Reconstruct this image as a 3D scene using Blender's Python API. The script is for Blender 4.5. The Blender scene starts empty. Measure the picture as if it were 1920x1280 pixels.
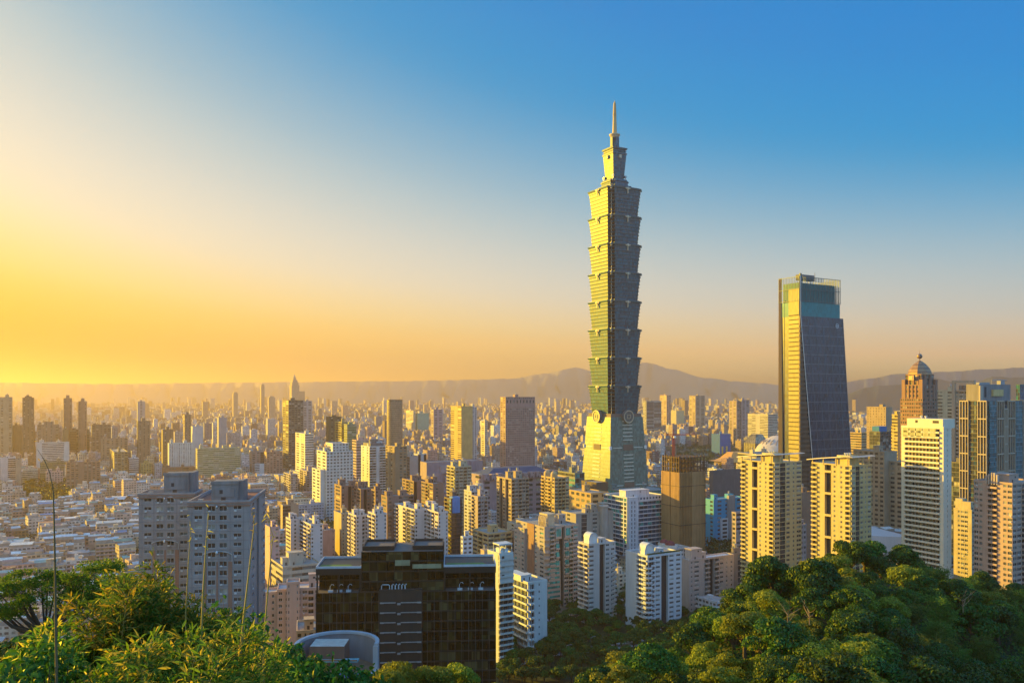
import bpy, math, random
import numpy as np
from mathutils import Vector, Matrix
R = math.radians
random.seed(7)
S = bpy.context.scene
COL = S.collection

# ------------------------------------------------------------------ camera, sky, sun
F = 1546.0; HY = 737.0; CZ = 156.0          # focal length and horizon in photo pixels, eye height in metres
cam = bpy.data.cameras.new("camera"); camo = bpy.data.objects.new("camera", cam); COL.objects.link(camo)
cam.sensor_width = 36; cam.lens = 36*F/1920; cam.clip_start = 0.5; cam.clip_end = 80000
cam.shift_y = (HY-640)/1920
camo.location = (0, 0, CZ); camo.rotation_euler = (R(90), 0, 0)
S.camera = camo
S.view_settings.view_transform = 'Standard'; S.view_settings.look = 'None'
S.view_settings.exposure = 1.68; S.view_settings.gamma = 1
S.cycles.volume_bounces = 1; S.cycles.max_bounces = 6; S.cycles.transparent_max_bounces = 8
S.cycles.use_denoising = True

SAZ, SEL = -66.0, 9.0                         # sun: degrees left of the view axis, degrees up
sdir = Vector((math.sin(R(SAZ))*math.cos(R(SEL)), math.cos(R(SAZ))*math.cos(R(SEL)), math.sin(R(SEL))))
sl = bpy.data.lights.new("sun", 'SUN'); sl.energy = 4.3; sl.angle = R(0.6); sl.color = (1.0, 0.60, 0.025)
slo = bpy.data.objects.new("sun", sl); COL.objects.link(slo)
slo.rotation_euler = sdir.to_track_quat('Z', 'Y').to_euler()

def lin(c): return tuple(((v/255)/12.92 if v/255 <= .04045 else ((v/255+.055)/1.055)**2.4) for v in c)
def NN(t, ty, **kw):
    n = t.nodes.new(ty)
    for k, v in kw.items(): setattr(n, k, v)
    return n
def mth(t, op, a, b=None, c=None, clamp=False):
    n = NN(t, 'ShaderNodeMath', operation=op); n.use_clamp = clamp
    for i, v in enumerate((a, b, c)):
        if v is None: continue
        if isinstance(v, (int, float)): n.inputs[i].default_value = v
        else: t.links.new(v, n.inputs[i])
    return n.outputs[0]
def ramp(t, fac, stops, interp='LINEAR'):
    n = NN(t, 'ShaderNodeValToRGB'); n.color_ramp.interpolation = interp
    e = n.color_ramp.elements
    while len(e) < len(stops): e.new(.5)
    for i, (p, c) in enumerate(stops):
        e[i].position = p; e[i].color = (*c, 1) if len(c) == 3 else c
    t.links.new(fac, n.inputs[0]); return n.outputs[0]
def mixc(t, fac, a, b, mode='MIX'):
    n = NN(t, 'ShaderNodeMix', data_type='RGBA', blend_type=mode)
    for i, v in ((0, fac), (6, a), (7, b)):
        if isinstance(v, (int, float)): n.inputs[i].default_value = v
        elif isinstance(v, tuple): n.inputs[i].default_value = (*v[:3], 1)
        else: t.links.new(v, n.inputs[i])
    return n.outputs[2]

w = bpy.data.worlds.new("World"); S.world = w; w.use_nodes = True
t = w.node_tree; t.nodes.clear()
sky = NN(t, 'ShaderNodeTexSky', sky_type='NISHITA'); sky.sun_disc = False
sky.sun_elevation = R(SEL); sky.sun_rotation = R(SAZ); sky.dust_density = 3; sky.air_density = 1.5; sky.altitude = 150
tc = NN(t, 'ShaderNodeTexCoord'); sp = NN(t, 'ShaderNodeSeparateXYZ'); t.links.new(tc.outputs['Generated'], sp.inputs[0])
az = mth(t, 'MULTIPLY', mth(t, 'ARCTAN2', sp.outputs[0], sp.outputs[1]), 180/math.pi)
el = mth(t, 'MULTIPLY', mth(t, 'ARCSINE', sp.outputs[2]), 180/math.pi/60)
azc = mth(t, 'MINIMUM', mth(t, 'MAXIMUM', az, -50.0), 50.0)
el = mth(t, 'MULTIPLY', el, mth(t, 'ADD', mth(t, 'MULTIPLY', azc, .0136), 1.0), clamp=True)
def sk(*st): return ramp(t, el, [(q[0]/60, tuple(v*(q[2] if len(q) > 2 else 1) for v in lin(q[1]))) for q in st], 'B_SPLINE')
left = sk((0, (175, 90, 0)), (1.7, (200, 125, 0)), (3, (238, 188, 45)), (4.5, (250, 222, 122)), (6.8, (248, 238, 210)), (10.2, (212, 219, 213)), (14, (148, 188, 204)), (19, (30, 150, 204)), (23, (0, 142, 203)), (27, (0, 126, 202)), (60, (0, 110, 200)))
right = sk((0, (255, 200, 150), 1.7), (2.2, (250, 203, 160), 1.35), (4, (232, 205, 178), 1.05), (7.2, (200, 206, 202)), (13, (142, 190, 214)), (18.7, (30, 158, 214)), (23, (0, 150, 218)), (28, (0, 142, 216)), (37, (0, 128, 212)), (60, (0, 110, 205)))
back = sk((0, (165, 186, 200)), (8, (150, 188, 212)), (20, (120, 178, 220)), (60, (60, 140, 212)))
def band(a, b): return mth(t, 'MULTIPLY', mth(t, 'SUBTRACT', az, a), 1.0/(b-a), clamp=True)
c = mixc(t, band(-42, 42), left, right)
back = mixc(t, 1.0, back, (2.0, 2.0, 2.0), 'MULTIPLY')  # unseen sky behind the camera doubled to brighten shaded faces
c = mixc(t, band(36, 90), c, back)
c = mixc(t, band(-80, -150), c, back)
b1 = NN(t, 'ShaderNodeBackground'); b1.inputs[1].default_value = 0.05; t.links.new(sky.outputs[0], b1.inputs[0])
b2 = NN(t, 'ShaderNodeBackground'); b2.inputs[1].default_value = 0.32; t.links.new(c, b2.inputs[0])
mx = NN(t, 'ShaderNodeMixShader'); mx.inputs[0].default_value = 0.985
t.links.new(b1.outputs[0], mx.inputs[1]); t.links.new(b2.outputs[0], mx.inputs[2])
wo = NN(t, 'ShaderNodeOutputWorld'); t.links.new(mx.outputs[0], wo.inputs[0])

HAZE_DENSITY = 0.92e-4; HAZE_COLOR = (0.63, 0.51, 0.38); HAZE_G = 0.5

# ------------------------------------------------------------------ helpers
def P(px, py, D): return Vector(((px-960)/F*D, D, CZ-(py-HY)/F*D))
def Z(py, D): return CZ-(py-HY)/F*D
def tag(o, label=None, cat=None, group=None, kind=None):
    if label: o['label'] = label
    if cat: o['category'] = cat
    if group: o['group'] = group
    if kind: o['kind'] = kind
    return o
def empty(name, loc, rz=0, label=None, cat=None, group=None):
    o = bpy.data.objects.new(name, None); COL.objects.link(o); o.location = loc; o.rotation_euler = (0, 0, rz)
    return tag(o, label, cat, group)
class MB:
    def __init__(s): s.v = []; s.f = []; s.m = []; s.c = []; s.uv = []
    def quad(s, a, b, c, d, m=0, col=None, uv=None):
        n = len(s.v); s.v += [a, b, c, d]; s.f.append((n, n+1, n+2, n+3)); s.m.append(m)
        if col is not None: s.c.append(col); s.uv.append(uv or ((0, -1),)*4)
    def poly(s, pts, m=0):
        n = len(s.v); s.v += list(pts); s.f.append(tuple(range(n, n+len(pts)))); s.m.append(m)
    def box(s, x0, x1, y0, y1, z0, z1, m=0, bottom=True):
        n = len(s.v)
        s.v += [(x0,y0,z0),(x1,y0,z0),(x1,y1,z0),(x0,y1,z0),(x0,y0,z1),(x1,y0,z1),(x1,y1,z1),(x0,y1,z1)]
        fs = [(0,1,5,4),(1,2,6,5),(2,3,7,6),(3,0,4,7),(4,5,6,7)] + ([(3,2,1,0)] if bottom else [])
        s.f += [tuple(n+i for i in q) for q in fs]; s.m += [m]*len(fs)
    def prism(s, pts, z0, z1, m=0, top=None, ms=None, cap=True):
        """pts: counter-clockwise plan outline; top: outline of the upper end (same count)."""
        top = top or pts; k = len(pts); n = len(s.v)
        s.v += [(x, y, z0) for x, y in pts] + [(x, y, z1) for x, y in top]
        for i in range(k):
            j = (i+1) % k; s.f.append((n+i, n+j, n+k+j, n+k+i)); s.m.append(ms[i] if ms else m)
        if cap:
            s.f.append(tuple(n+k+i for i in range(k))); s.m.append(m)
            s.f.append(tuple(n+k-1-i for i in range(k))); s.m.append(m)
    def cyl(s, x, y, z0, z1, r0, r1=None, k=12, m=0):
        r1 = r0 if r1 is None else r1
        a = [(x+r0*math.cos(2*math.pi*i/k), y+r0*math.sin(2*math.pi*i/k)) for i in range(k)]
        b = [(x+r1*math.cos(2*math.pi*i/k), y+r1*math.sin(2*math.pi*i/k)) for i in range(k)]
        s.prism(a, z0, z1, m, top=b)
    def tube(s, pts, rad, k=6, m=0):
        pts = [Vector(p) for p in pts]; rings = []
        for i, p in enumerate(pts):
            d = (pts[min(i+1, len(pts)-1)]-pts[max(i-1, 0)]).normalized()
            u = d.cross(Vector((0, 0, 1)) if abs(d.z) < .9 else Vector((1, 0, 0))).normalized(); v = d.cross(u)
            r = rad[i] if isinstance(rad, (list, tuple)) else rad
            n = len(s.v); rings.append(n)
            s.v += [tuple(p+u*r*math.cos(2*math.pi*j/k)+v*r*math.sin(2*math.pi*j/k)) for j in range(k)]
        for a, b in zip(rings, rings[1:]):
            for j in range(k): s.f.append((a+j, a+(j+1) % k, b+(j+1) % k, b+j)); s.m.append(m)
        s.f.append(tuple(rings[0]+j for j in reversed(range(k)))); s.f.append(tuple(rings[-1]+j for j in range(k))); s.m += [m, m]
    def mesh(s, name, mats, smooth=False):
        me = bpy.data.meshes.new(name); me.from_pydata([tuple(q) for q in s.v], [], s.f)
        for mt in (mats if isinstance(mats, (list, tuple)) else [mats]): me.materials.append(mt)
        me.polygons.foreach_set('material_index', s.m)
        if s.c:
            ca = me.color_attributes.new('Col', 'FLOAT_COLOR', 'CORNER')
            ca.data.foreach_set('color', np.repeat(np.array([(*q[:3], 1.0) for q in s.c], dtype=np.float32), 4, axis=0).ravel())
            ul = me.uv_layers.new(name='UVMap'); ul.data.foreach_set('uv', np.array(s.uv, dtype=np.float32).ravel())
        if smooth: me.polygons.foreach_set('use_smooth', [True]*len(s.f))
        me.update(); return me
    def build(s, name, mats, parent=None, smooth=False):
        return link(name, s.mesh(name, mats, smooth), parent)
def link(name, me, parent=None, loc=None, rz=0):
    o = bpy.data.objects.new(name, me); COL.objects.link(o); o.parent = parent
    if loc is not None: o.location = loc
    if rz: o.rotation_euler = (0, 0, rz)
    return o

# ------------------------------------------------------------------ materials
def new_mat(name):
    m = bpy.data.materials.new(name); m.use_nodes = True; return m, m.node_tree, m.node_tree.nodes['Principled BSDF']
_mc = {}
def wallm(rgb, rough=.75, streak=.25, metal=0.0):
    """painted or tiled wall: colour with soft weathering, rain streaks and a little bump"""
    k = ('w', rgb, rough, streak, metal)
    if k in _mc: return _mc[k]
    m, t, b = new_mat('wall_finish')
    tc = NN(t, 'ShaderNodeTexCoord'); mp = NN(t, 'ShaderNodeMapping'); mp.inputs[3].default_value = (.35, .35, .05)
    t.links.new(tc.outputs['Object'], mp.inputs[0])
    n1 = NN(t, 'ShaderNodeTexNoise'); n1.inputs['Scale'].default_value = 1.6; n1.inputs['Detail'].default_value = 5
    t.links.new(mp.outputs[0], n1.inputs[0])
    n2 = NN(t, 'ShaderNodeTexNoise'); n2.inputs['Scale'].default_value = .12; n2.inputs['Detail'].default_value = 4
    t.links.new(tc.outputs['Object'], n2.inputs[0])
    f = mth(t, 'ADD', mth(t, 'MULTIPLY', n1.outputs[0], .6), mth(t, 'MULTIPLY', n2.outputs[0], .4))
    d = tuple(v*(1-streak) for v in rgb); l = tuple(min(1, v*(1+streak*.6)) for v in rgb)
    t.links.new(ramp(t, f, [(.32, d), (.68, l)]), b.inputs['Base Color'])
    b.inputs['Roughness'].default_value = rough; b.inputs['Metallic'].default_value = metal
    _mc[k] = m; return m
def glassm(rgb, rough=.22, metal=.0, vary=.5, spec=.7):
    k = ('g', rgb, rough, metal, vary)
    if k in _mc: return _mc[k]
    m, t, b = new_mat('window_glass')
    tc = NN(t, 'ShaderNodeTexCoord'); sn = NN(t, 'ShaderNodeVectorMath', operation='SNAP'); sn.inputs[1].default_value = (1.7, 1.7, 3.3)
    t.links.new(tc.outputs['Object'], sn.inputs[0])
    wn = NN(t, 'ShaderNodeTexWhiteNoise'); oi = NN(t, 'ShaderNodeObjectInfo')
    ad = NN(t, 'ShaderNodeVectorMath', operation='ADD'); t.links.new(sn.outputs[0], ad.inputs[0]); t.links.new(oi.outputs['Location'], ad.inputs[1])
    t.links.new(ad.outputs[0], wn.inputs[0])
    t.links.new(ramp(t, wn.outputs[0], [(0, tuple(v*(1-vary) for v in rgb)), (1, tuple(v*(1+vary) for v in rgb))]), b.inputs['Base Color'])
    b.inputs['Roughness'].default_value = rough; b.inputs['Metallic'].default_value = metal; b.inputs['Specular IOR Level'].default_value = spec
    _mc[k] = m; return m
G_DARK = glassm((.035, .045, .055)); G_MID = glassm((.09, .12, .13), .3); G_CURT = glassm((.28, .27, .23), .5)
G_TEAL = glassm((.03, .25, .25), .25); G_BLUE = glassm((.03, .09, .16), .2)
FRAME_W = wallm((.6, .6, .6), .5, .1); FRAME_D = wallm((.06, .06, .06), .5, .1)
ROOFM = wallm((.30, .29, .27), .9, .35); ROOF_RED = wallm((.26, .10, .07), .85, .3); ROOF_GREEN = wallm((.10, .22, .15), .85, .3)
STEEL = wallm((.45, .46, .48), .35, .1, .8); DARK = wallm((.03, .03, .035), .7, .2)
WHITE = wallm((.72, .71, .69), .7, .12); OFFW = wallm((.60, .58, .54), .7, .2); CREAM = wallm((.62, .55, .42), .75, .2)
BEIGE = wallm((.46, .40, .33), .75, .2); TAN = wallm((.38, .29, .21), .75, .25); OCHRE = wallm((.48, .34, .17), .75, .2)
BROWN = wallm((.20, .12, .09), .75, .25); DKBR = wallm((.11, .075, .06), .7, .25); PINK = wallm((.50, .34, .30), .75, .2)
GREY = wallm((.30, .30, .31), .75, .2); LGREY = wallm((.44, .44, .45), .75, .2); DGREY = wallm((.13, .13, .14), .7, .2)
MAUVE = wallm((.33, .25, .29), .75, .2); REDBR = wallm((.30, .13, .09), .75, .25); PALEB = wallm((.50, .55, .60), .6, .15)

# ------------------------------------------------------------------ facades and buildings
HER = []
FOOT = []                                    # ground already taken: (x, y, radius)
class Bld:
    def __init__(s, name, label, cat, xc, D, ang=30, near=False, base=0, group=None):
        s.C = Vector(((xc-960)/F*D, D, 0)); s.D = D; s.ang = R(ang); s.near = near; s.base = base
        s.root = empty(name, (s.C.x, s.C.y, base), s.ang, label, cat, group)
        s.wall = MB(); s.roof = MB(); s.par = MB(); s.win = {}; s.bal = {}; s.rest = MB(); s.extra = []
        s.ex = Vector((math.cos(s.ang), math.sin(s.ang))); s.ey = Vector((-math.sin(s.ang), math.cos(s.ang)))
    def span(s, px, right=True, x0=0, y0=0):
        """length along the right (or left) face, from local (x0, y0), at which the face reaches photo column px"""
        d = s.ex if right else s.ey; o = Vector((s.C.x, s.C.y))+s.ex*x0+s.ey*y0; tt = (px-960)/F
        return (tt*o.y-o.x)/(d.x-tt*d.y)
    def z(s, py): return Z(py, s.D)-s.base
    def vol(s, x0, y0, a, b, z0, z1, Rp, Lp, fh=3.2, wm=0, par=1.0, glass=(0, 1, 2), roofm=0, back=True, sill=.38, head=.86):
        s.face((x0, y0), (1, 0), (0, 1), a, z0, z1, Rp, fh, wm, sill, head)
        s.face((x0, y0), (0, 1), (1, 0), b, z0, z1, Lp, fh, wm, sill, head)
        if back:
            s.wall.quad((x0+a, y0, z0), (x0+a, y0+b, z0), (x0+a, y0+b, z1), (x0+a, y0, z1), wm)
            s.wall.quad((x0+a, y0+b, z0), (x0, y0+b, z0), (x0, y0+b, z1), (x0+a, y0+b, z1), wm)
        s.roof.quad((x0+.3, y0+.3, z1), (x0+a-.3, y0+.3, z1), (x0+a-.3, y0+b-.3, z1), (x0+.3, y0+b-.3, z1), roofm)
        if par:
            e = .12; h = z1+par; q = .35
            s.par.box(x0-e, x0+a+e, y0-e, y0+q, z1-.25, h, wm); s.par.box(x0-e, x0+a+e, y0+b-q, y0+b+e, z1-.25, h, wm)
            s.par.box(x0-e+.004, x0+q, y0+q, y0+b-q, z1-.25, h-.004, wm); s.par.box(x0+a-q, x0+a+e-.004, y0+q, y0+b-q, z1-.25, h-.004, wm)
        return s
    def face(s, o, tv, inn, W, z0, z1, pat, fh, wm, sill=.38, head=.86):
        """o: start corner; tv: along; inn: inward direction. pattern letters are bays read away from the corner"""
        flip = tv == (0, 1); A = s.wall
        def pt(u, d, z): return (o[0]+tv[0]*u+inn[0]*d, o[1]+tv[1]*u+inn[1]*d, z)
        def q(u0, u1, za, zb, d=0, m=wm):
            if flip: A.quad(pt(u1, d, za), pt(u0, d, za), pt(u0, d, zb), pt(u1, d, zb), m)
            else: A.quad(pt(u0, d, za), pt(u1, d, za), pt(u1, d, zb), pt(u0, d, zb), m)
        def bx(M, u0, u1, d0, d1, za, zb, m):
            a, b = pt(u0, d0, za), pt(u1, d1, zb)
            M.box(min(a[0], b[0]), max(a[0], b[0]), min(a[1], b[1]), max(a[1], b[1]), za, zb, m)
        if not pat: pat = 's'
        nb = len(pat); bw = W/nb; nf = max(1, int(round((z1-z0)/fh))); h = (z1-z0)/nf
        dims = dict(w=(.2, .8), W=(.08, .92), n=(.36, .64), b=(.06, .94), r=(0, 1), c=(.02, .98), B=(0, 1), m=(.3, .7))
        for i, ch in enumerate(pat):
            u0 = i*bw; u1 = u0+bw
            if ch == 's': q(u0, u1, z0, z1); continue
            if ch == 'p':
                q(u0, u1, z0, z1); bx(A, u0+.1*bw, u1-.1*bw, -.6, -.003, z0, z1, wm); continue
            if ch in 'dg':
                dd = 2.0 if ch == 'd' else .25; mm = 6 if ch == 'd' else 3
                q(u0, u1, z0, z1, dd, mm)
                A.quad(pt(u0, 0, z0), pt(u0, dd, z0), pt(u0, dd, z1), pt(u0, 0, z1), wm); A.quad(pt(u1, dd, z0), pt(u1, 0, z0), pt(u1, 0, z1), pt(u1, dd, z1), wm)
                A.quad(pt(u0, 0, z1), pt(u1, 0, z1), pt(u1, dd, z1), pt(u0, dd, z1), wm)
                if ch == 'g':
                    for k in range(nf): bx(A, u0, u1, .08, .24, z0+k*h, z0+k*h+.35, wm)
                continue
            l, r_ = dims[ch]; a0 = u0+l*bw; a1 = u0+r_*bw
            sl_, hd = sill, head
            if ch in 'bB': sl_, hd = .06, .84
            if ch == 'c': sl_, hd = .12, .97
            if ch == 'm': sl_, hd = .5, .85
            dep = 1.3 if ch in 'bB' else .28
            if a0 > u0+1e-3: q(u0, a0, z0, z1)
            if a1 < u1-1e-3: q(a1, u1, z0, z1)
            zprev = z0
            for k in range(nf):
                za = z0+k*h+sl_*h; zb = z0+k*h+hd*h
                q(a0, a1, zprev, za); zprev = zb
                A.quad(pt(a0, 0, za), pt(a1, 0, za), pt(a1, dep, za), pt(a0, dep, za), wm)
                A.quad(pt(a0, dep, zb), pt(a1, dep, zb), pt(a1, 0, zb), pt(a0, 0, zb), wm)
                A.quad(pt(a0, 0, za), pt(a0, dep, za), pt(a0, dep, zb), pt(a0, 0, zb), wm)
                A.quad(pt(a1, dep, za), pt(a1, 0, za), pt(a1, 0, zb), pt(a1, dep, zb), wm)
                gm = 3+random.choices((0, 1, 2), (.62, .25, .13))[0]
                if s.near:
                    key = (round(a1-a0, 3), round(zb-za, 3))
                    loc = pt(a1 if flip else a0, dep, za)
                    s.win.setdefault(key, []).append((loc, flip, gm))
                else: q(a0, a1, za, zb, dep, gm)
                if ch in 'bB':
                    if s.near:
                        key = (round(a1-a0, 3), round(h, 3)); s.bal.setdefault(key, []).append((pt(a1 if flip else a0, 0, z0+k*h), flip, wm))
                    else:
                        bx(A, a0-.003, a1+.003, -1.0, -.003, z0+k*h-.1, z0+k*h+.1, wm); bx(A, a0, a1, -1.0, -.85, z0+k*h+.1, z0+k*h+1.05, wm)
                elif ch in 'W' and random.random() < .35:
                    bx(A, a0+.1*bw, a0+.1*bw+.8, -.4, -.003, z0+k*h+.5, z0+k*h+1.05, 7)
            q(a0, a1, zprev, z1)
    def rbox(s, x0, x1, y0, y1, z0, z1, m=0, name='stair_house', cap=True):
        M = MB(); M.box(x0, x1, y0, y1, z0, z1, 0)
        if cap: M.box(x0-.3, x1+.3, y0-.3, y1+.3, z1+.003, z1+.4, 0)
        M.box(x0+.3*(x1-x0), x0+.3*(x1-x0)+1.1, y0-.05, y0-.003, z0, z0+2.1, 1)
        if (z1-z0) > 4.5: M.box(x0+.6*(x1-x0), x0+.6*(x1-x0)+1.2, y0-.05, y0-.003, z1-2, z1-1, 1)
        s.extra.append((name, M, [s.mats[m], DARK], False))
    def tank(s, x, y, z, r=1.1, h=2.2):
        M = MB(); M.cyl(x, y, z+.6, z+.6+h, r, k=10); M.cyl(x, y, z+.6+h, z+.9+h, r, .3, k=10)
        for a in (0, 1.57, 3.14, 4.71): M.box(x+r*.7*math.cos(a)-.08, x+r*.7*math.cos(a)+.08, y+r*.7*math.sin(a)-.08, y+r*.7*math.sin(a)+.08, z, z+.6)
        s.extra.append(('water_tank', M, [STEEL], False))
    def rooftop(s, x0, y0, a, b, z, m=0, n=2):
        for i in range(n):
            w_ = min(a*.4, random.uniform(4, 8)); d_ = min(b*.4, random.uniform(4, 7)); h_ = random.uniform(3.2, 6.5)
            u = x0+a*(.06+.5*(i/max(1, n-1) if n > 1 else .5)*1.0)+random.uniform(0, .05)*a; v = y0+random.uniform(.15, .5)*b
            u = min(u, x0+a-w_-.6); v = min(v, y0+b-d_-.6)
            s.rbox(u, u+w_, v, v+d_, z+.004, z+h_, m)
            if random.random() < .8 and w_ > 3.6:
                s.tank(u+w_*.5, v+d_*.5, z+h_+.4)
    def done(s, wm, glass=(G_DARK, G_MID, G_CURT), m2=None, m3=None, roof=ROOFM, foot=True):
        s.mats = s.mats if hasattr(s, 'mats') else [wm]
        ms = [wm, m2 or wm, m3 or wm, *glass, DARK, FRAME_W]
        s.wall.build('wall', ms, s.root); 
        if s.roof.f: s.roof.build('roof', [roof, ROOF_RED, ROOF_GREEN], s.root)
        if s.par.f: s.par.build('parapet', ms, s.root)
        cnt = 0; allw = [(k, e) for k, L in s.win.items() for e in L]
        allw.sort(key=lambda e: (-e[1][0][2], e[1][1])); rest = MB(); cache = {}
        for (k, (loc, fl, gm)) in allw:
            W, H = k
            if cnt < 100:
                ck = (k, gm)
                if ck not in cache:
                    M = MB(); M.quad((0, -.003, 0), (W, -.003, 0), (W, -.003, H), (0, -.003, H), 0); fw = min(.09, W*.08)
                    for u in ([0, W-fw, W/2-fw/2] + ([W*.25-fw/2, W*.75-fw/2] if W > 3 else [])): M.box(u, u+fw, -.08, -.004, 0, H, 1)
                    M.box(fw, W-fw, -.075, -.005, 0, fw, 1); M.box(fw, W-fw, -.075, -.005, H-fw, H, 1)
                    cache[ck] = M.mesh('window', [glass[gm-3], FRAME_W])
                link('window', cache[ck], s.root, loc, R(-90) if fl else 0); cnt += 1
            else:
                x, y, z_ = loc
                if fl: rest.quad((x-.003, y, z_), (x-.003, y-W, z_), (x-.003, y-W, z_+H), (x-.003, y, z_+H), gm-3)
                else: rest.quad((x, y-.003, z_), (x+W, y-.003, z_), (x+W, y-.003, z_+H), (x, y-.003, z_+H), gm-3)
                if fl: rest.box(x-.07, x-.01, y-W/2-.05, y-W/2+.05, z_, z_+H, 3)
                else: rest.box(x+W/2-.05, x+W/2+.05, y-.07, y-.01, z_, z_+H, 3)
        if rest.f: tag(rest.build('windows', [*glass, FRAME_W], s.root), kind='stuff')
        cnt = 0; allb = [(k, e) for k, L in s.bal.items() for e in L]; allb.sort(key=lambda e: -e[1][0][2]); restb = MB(); cache = {}
        for (k, (loc, fl, mm)) in allb:
            W, H = k
            if k not in cache:
                M = MB(); M.box(-.1, W+.1, -1.15, -.004, -.12, .1); M.box(-.1, W+.1, -1.15, -1.02, .103, 1.05)
                M.box(-.1, .02, -1.017, -.004, .103, 1.05); M.box(W-.02, W+.1, -1.017, -.004, .103, 1.05)
                cache[k] = (M.mesh('balcony', [ms[mm]]), M)
            if cnt < 100: link('balcony', cache[k][0], s.root, loc, R(-90) if fl else 0); cnt += 1
            else:
                M = cache[k][1]; n = len(restb.v)
                for (x, y, z_) in M.v: restb.v.append((loc[0]+y, loc[1]-x, loc[2]+z_) if fl else (loc[0]+x, loc[1]+y, loc[2]+z_))
                restb.f += [tuple(n+i for i in q) for q in M.f]; restb.m += M.m
        if restb.f: tag(restb.build('balconies', [ms[0]], s.root), kind='stuff')
        for nm, M, mt, sm in s.extra: M.build(nm, mt, s.root, sm)
        return s.root
def tower(name, label, cat, xl, xc, xr, yt, D, wm, Rp='wwww', Lp='www', fh=3.3, ang=30, near=False, base=-1, b=None, n=2, par=1.0,
          glass=(G_DARK, G_MID, G_CURT), roof=ROOFM, top=None, done=True, group=None, foot=True, sill=.38, head=.86):
    B = Bld(name, label, cat, xc, D, ang, near, base, group); B.mats = [wm]
    B.a = B.span(xr); B.b = b or B.span(xl, False)
    if B.a < 0 or B.a > 400: B.a = 20
    if B.b < 0 or B.b > 200: B.b = 18
    B.zt = B.z(yt)
    B.vol(0, 0, B.a, B.b, 0, B.zt, Rp, Lp, fh, par=par, sill=sill, head=head)
    if n: B.rooftop(0, 0, B.a, B.b, B.zt, 0, n)
    c = B.C.xy+B.ex*B.a/2+B.ey*B.b/2
    if foot: FOOT.append((c.x, c.y, math.hypot(B.a, B.b)/2+6))
    HER.append((xl, xr, yt, D))
    if done: B.done(wm, glass, roof=roof)
    return B
# ------------------------------------------------------------------ ground
SIL = [(-400,1120,45),(0,1135,45),(250,1150,60),(450,1155,75),(560,1205,90),(700,1262,110),(850,1262,120),(1000,1300,120),(1100,1262,130),
       (1200,1225,150),(1290,1185,165),(1400,1105,190),(1500,1055,210),(1620,1036,235),(1750,1060,240),(1850,1090,250),(1920,1095,250),(2400,1080,250)]
def sil(px):
    px = max(-399, min(2399, px))
    for (a, ya, da), (b, yb, db) in zip(SIL, SIL[1:]):
        if px <= b:
            k = (px-a)/(b-a); return ya+(yb-ya)*k, da+(db-da)*k
    return SIL[-1][1:]
def ground(x, y):
    if y > 445: return 0.0
    ys, dc = sil(960+F*x/max(y, 18))
    zc = CZ-(ys-HY)/F*dc-7
    if y < dc: return zc+(149.5-zc)*max(0, 1-max(y, 0)/dc)**2.7
    return max(0, zc*(1-(y-dc)/(445-dc)))
hx = np.arange(-420, 661, 7.0); hy = np.arange(-60, 452, 7.0)
g = MB()
for yy in hy:
    for xx in hx: g.v.append((xx, yy, ground(xx, yy)+(.4*math.sin(xx*.11)*math.cos(yy*.13) if yy < 430 else -.4)))
nx = len(hx)
for j in range(len(hy)-1):
    for i in range(nx-1):
        n = j*nx+i; g.f.append((n, n+1, n+nx+1, n+nx)); g.m.append(0)
mh, t, b = new_mat('forest_floor')
tc = NN(t, 'ShaderNodeTexCoord'); nz = NN(t, 'ShaderNodeTexNoise'); nz.inputs['Scale'].default_value = .4; nz.inputs['Detail'].default_value = 8
t.links.new(tc.outputs['Object'], nz.inputs[0]); t.links.new(ramp(t, nz.outputs[0], [(.35, (.012, .02, .006)), (.55, (.03, .05, .012)), (.7, (.06, .07, .02))]), b.inputs['Base Color'])
b.inputs['Roughness'].default_value = .95
tag(g.build('hillside', mh, smooth=True), kind='structure')
mg, t, b = new_mat('city_ground')
tc = NN(t, 'ShaderNodeTexCoord'); nz = NN(t, 'ShaderNodeTexNoise'); nz.inputs['Scale'].default_value = .012; nz.inputs['Detail'].default_value = 10
n2 = NN(t, 'ShaderNodeTexVoronoi'); n2.inputs['Scale'].default_value = .06
t.links.new(tc.outputs['Object'], nz.inputs[0]); t.links.new(tc.outputs['Object'], n2.inputs[0])
cc = mixc(t, .5, ramp(t, nz.outputs[0], [(.4, (.05, .07, .03)), (.5, (.10, .10, .09)), (.6, (.16, .15, .14))]), n2.outputs['Color'], 'SOFT_LIGHT')
t.links.new(cc, b.inputs['Base Color']); b.inputs['Roughness'].default_value = .9
g = MB(); g.quad((-29000, -3000, -1.2), (29000, -3000, -1.2), (29000, 29000, -1.2), (-29000, 29000, -1.2))
tag(g.build('ground', mg), kind='structure')
asph = wallm((.06, .06, .062), .85, .2); paint = wallm((.55, .55, .52), .7, .1)
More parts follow.
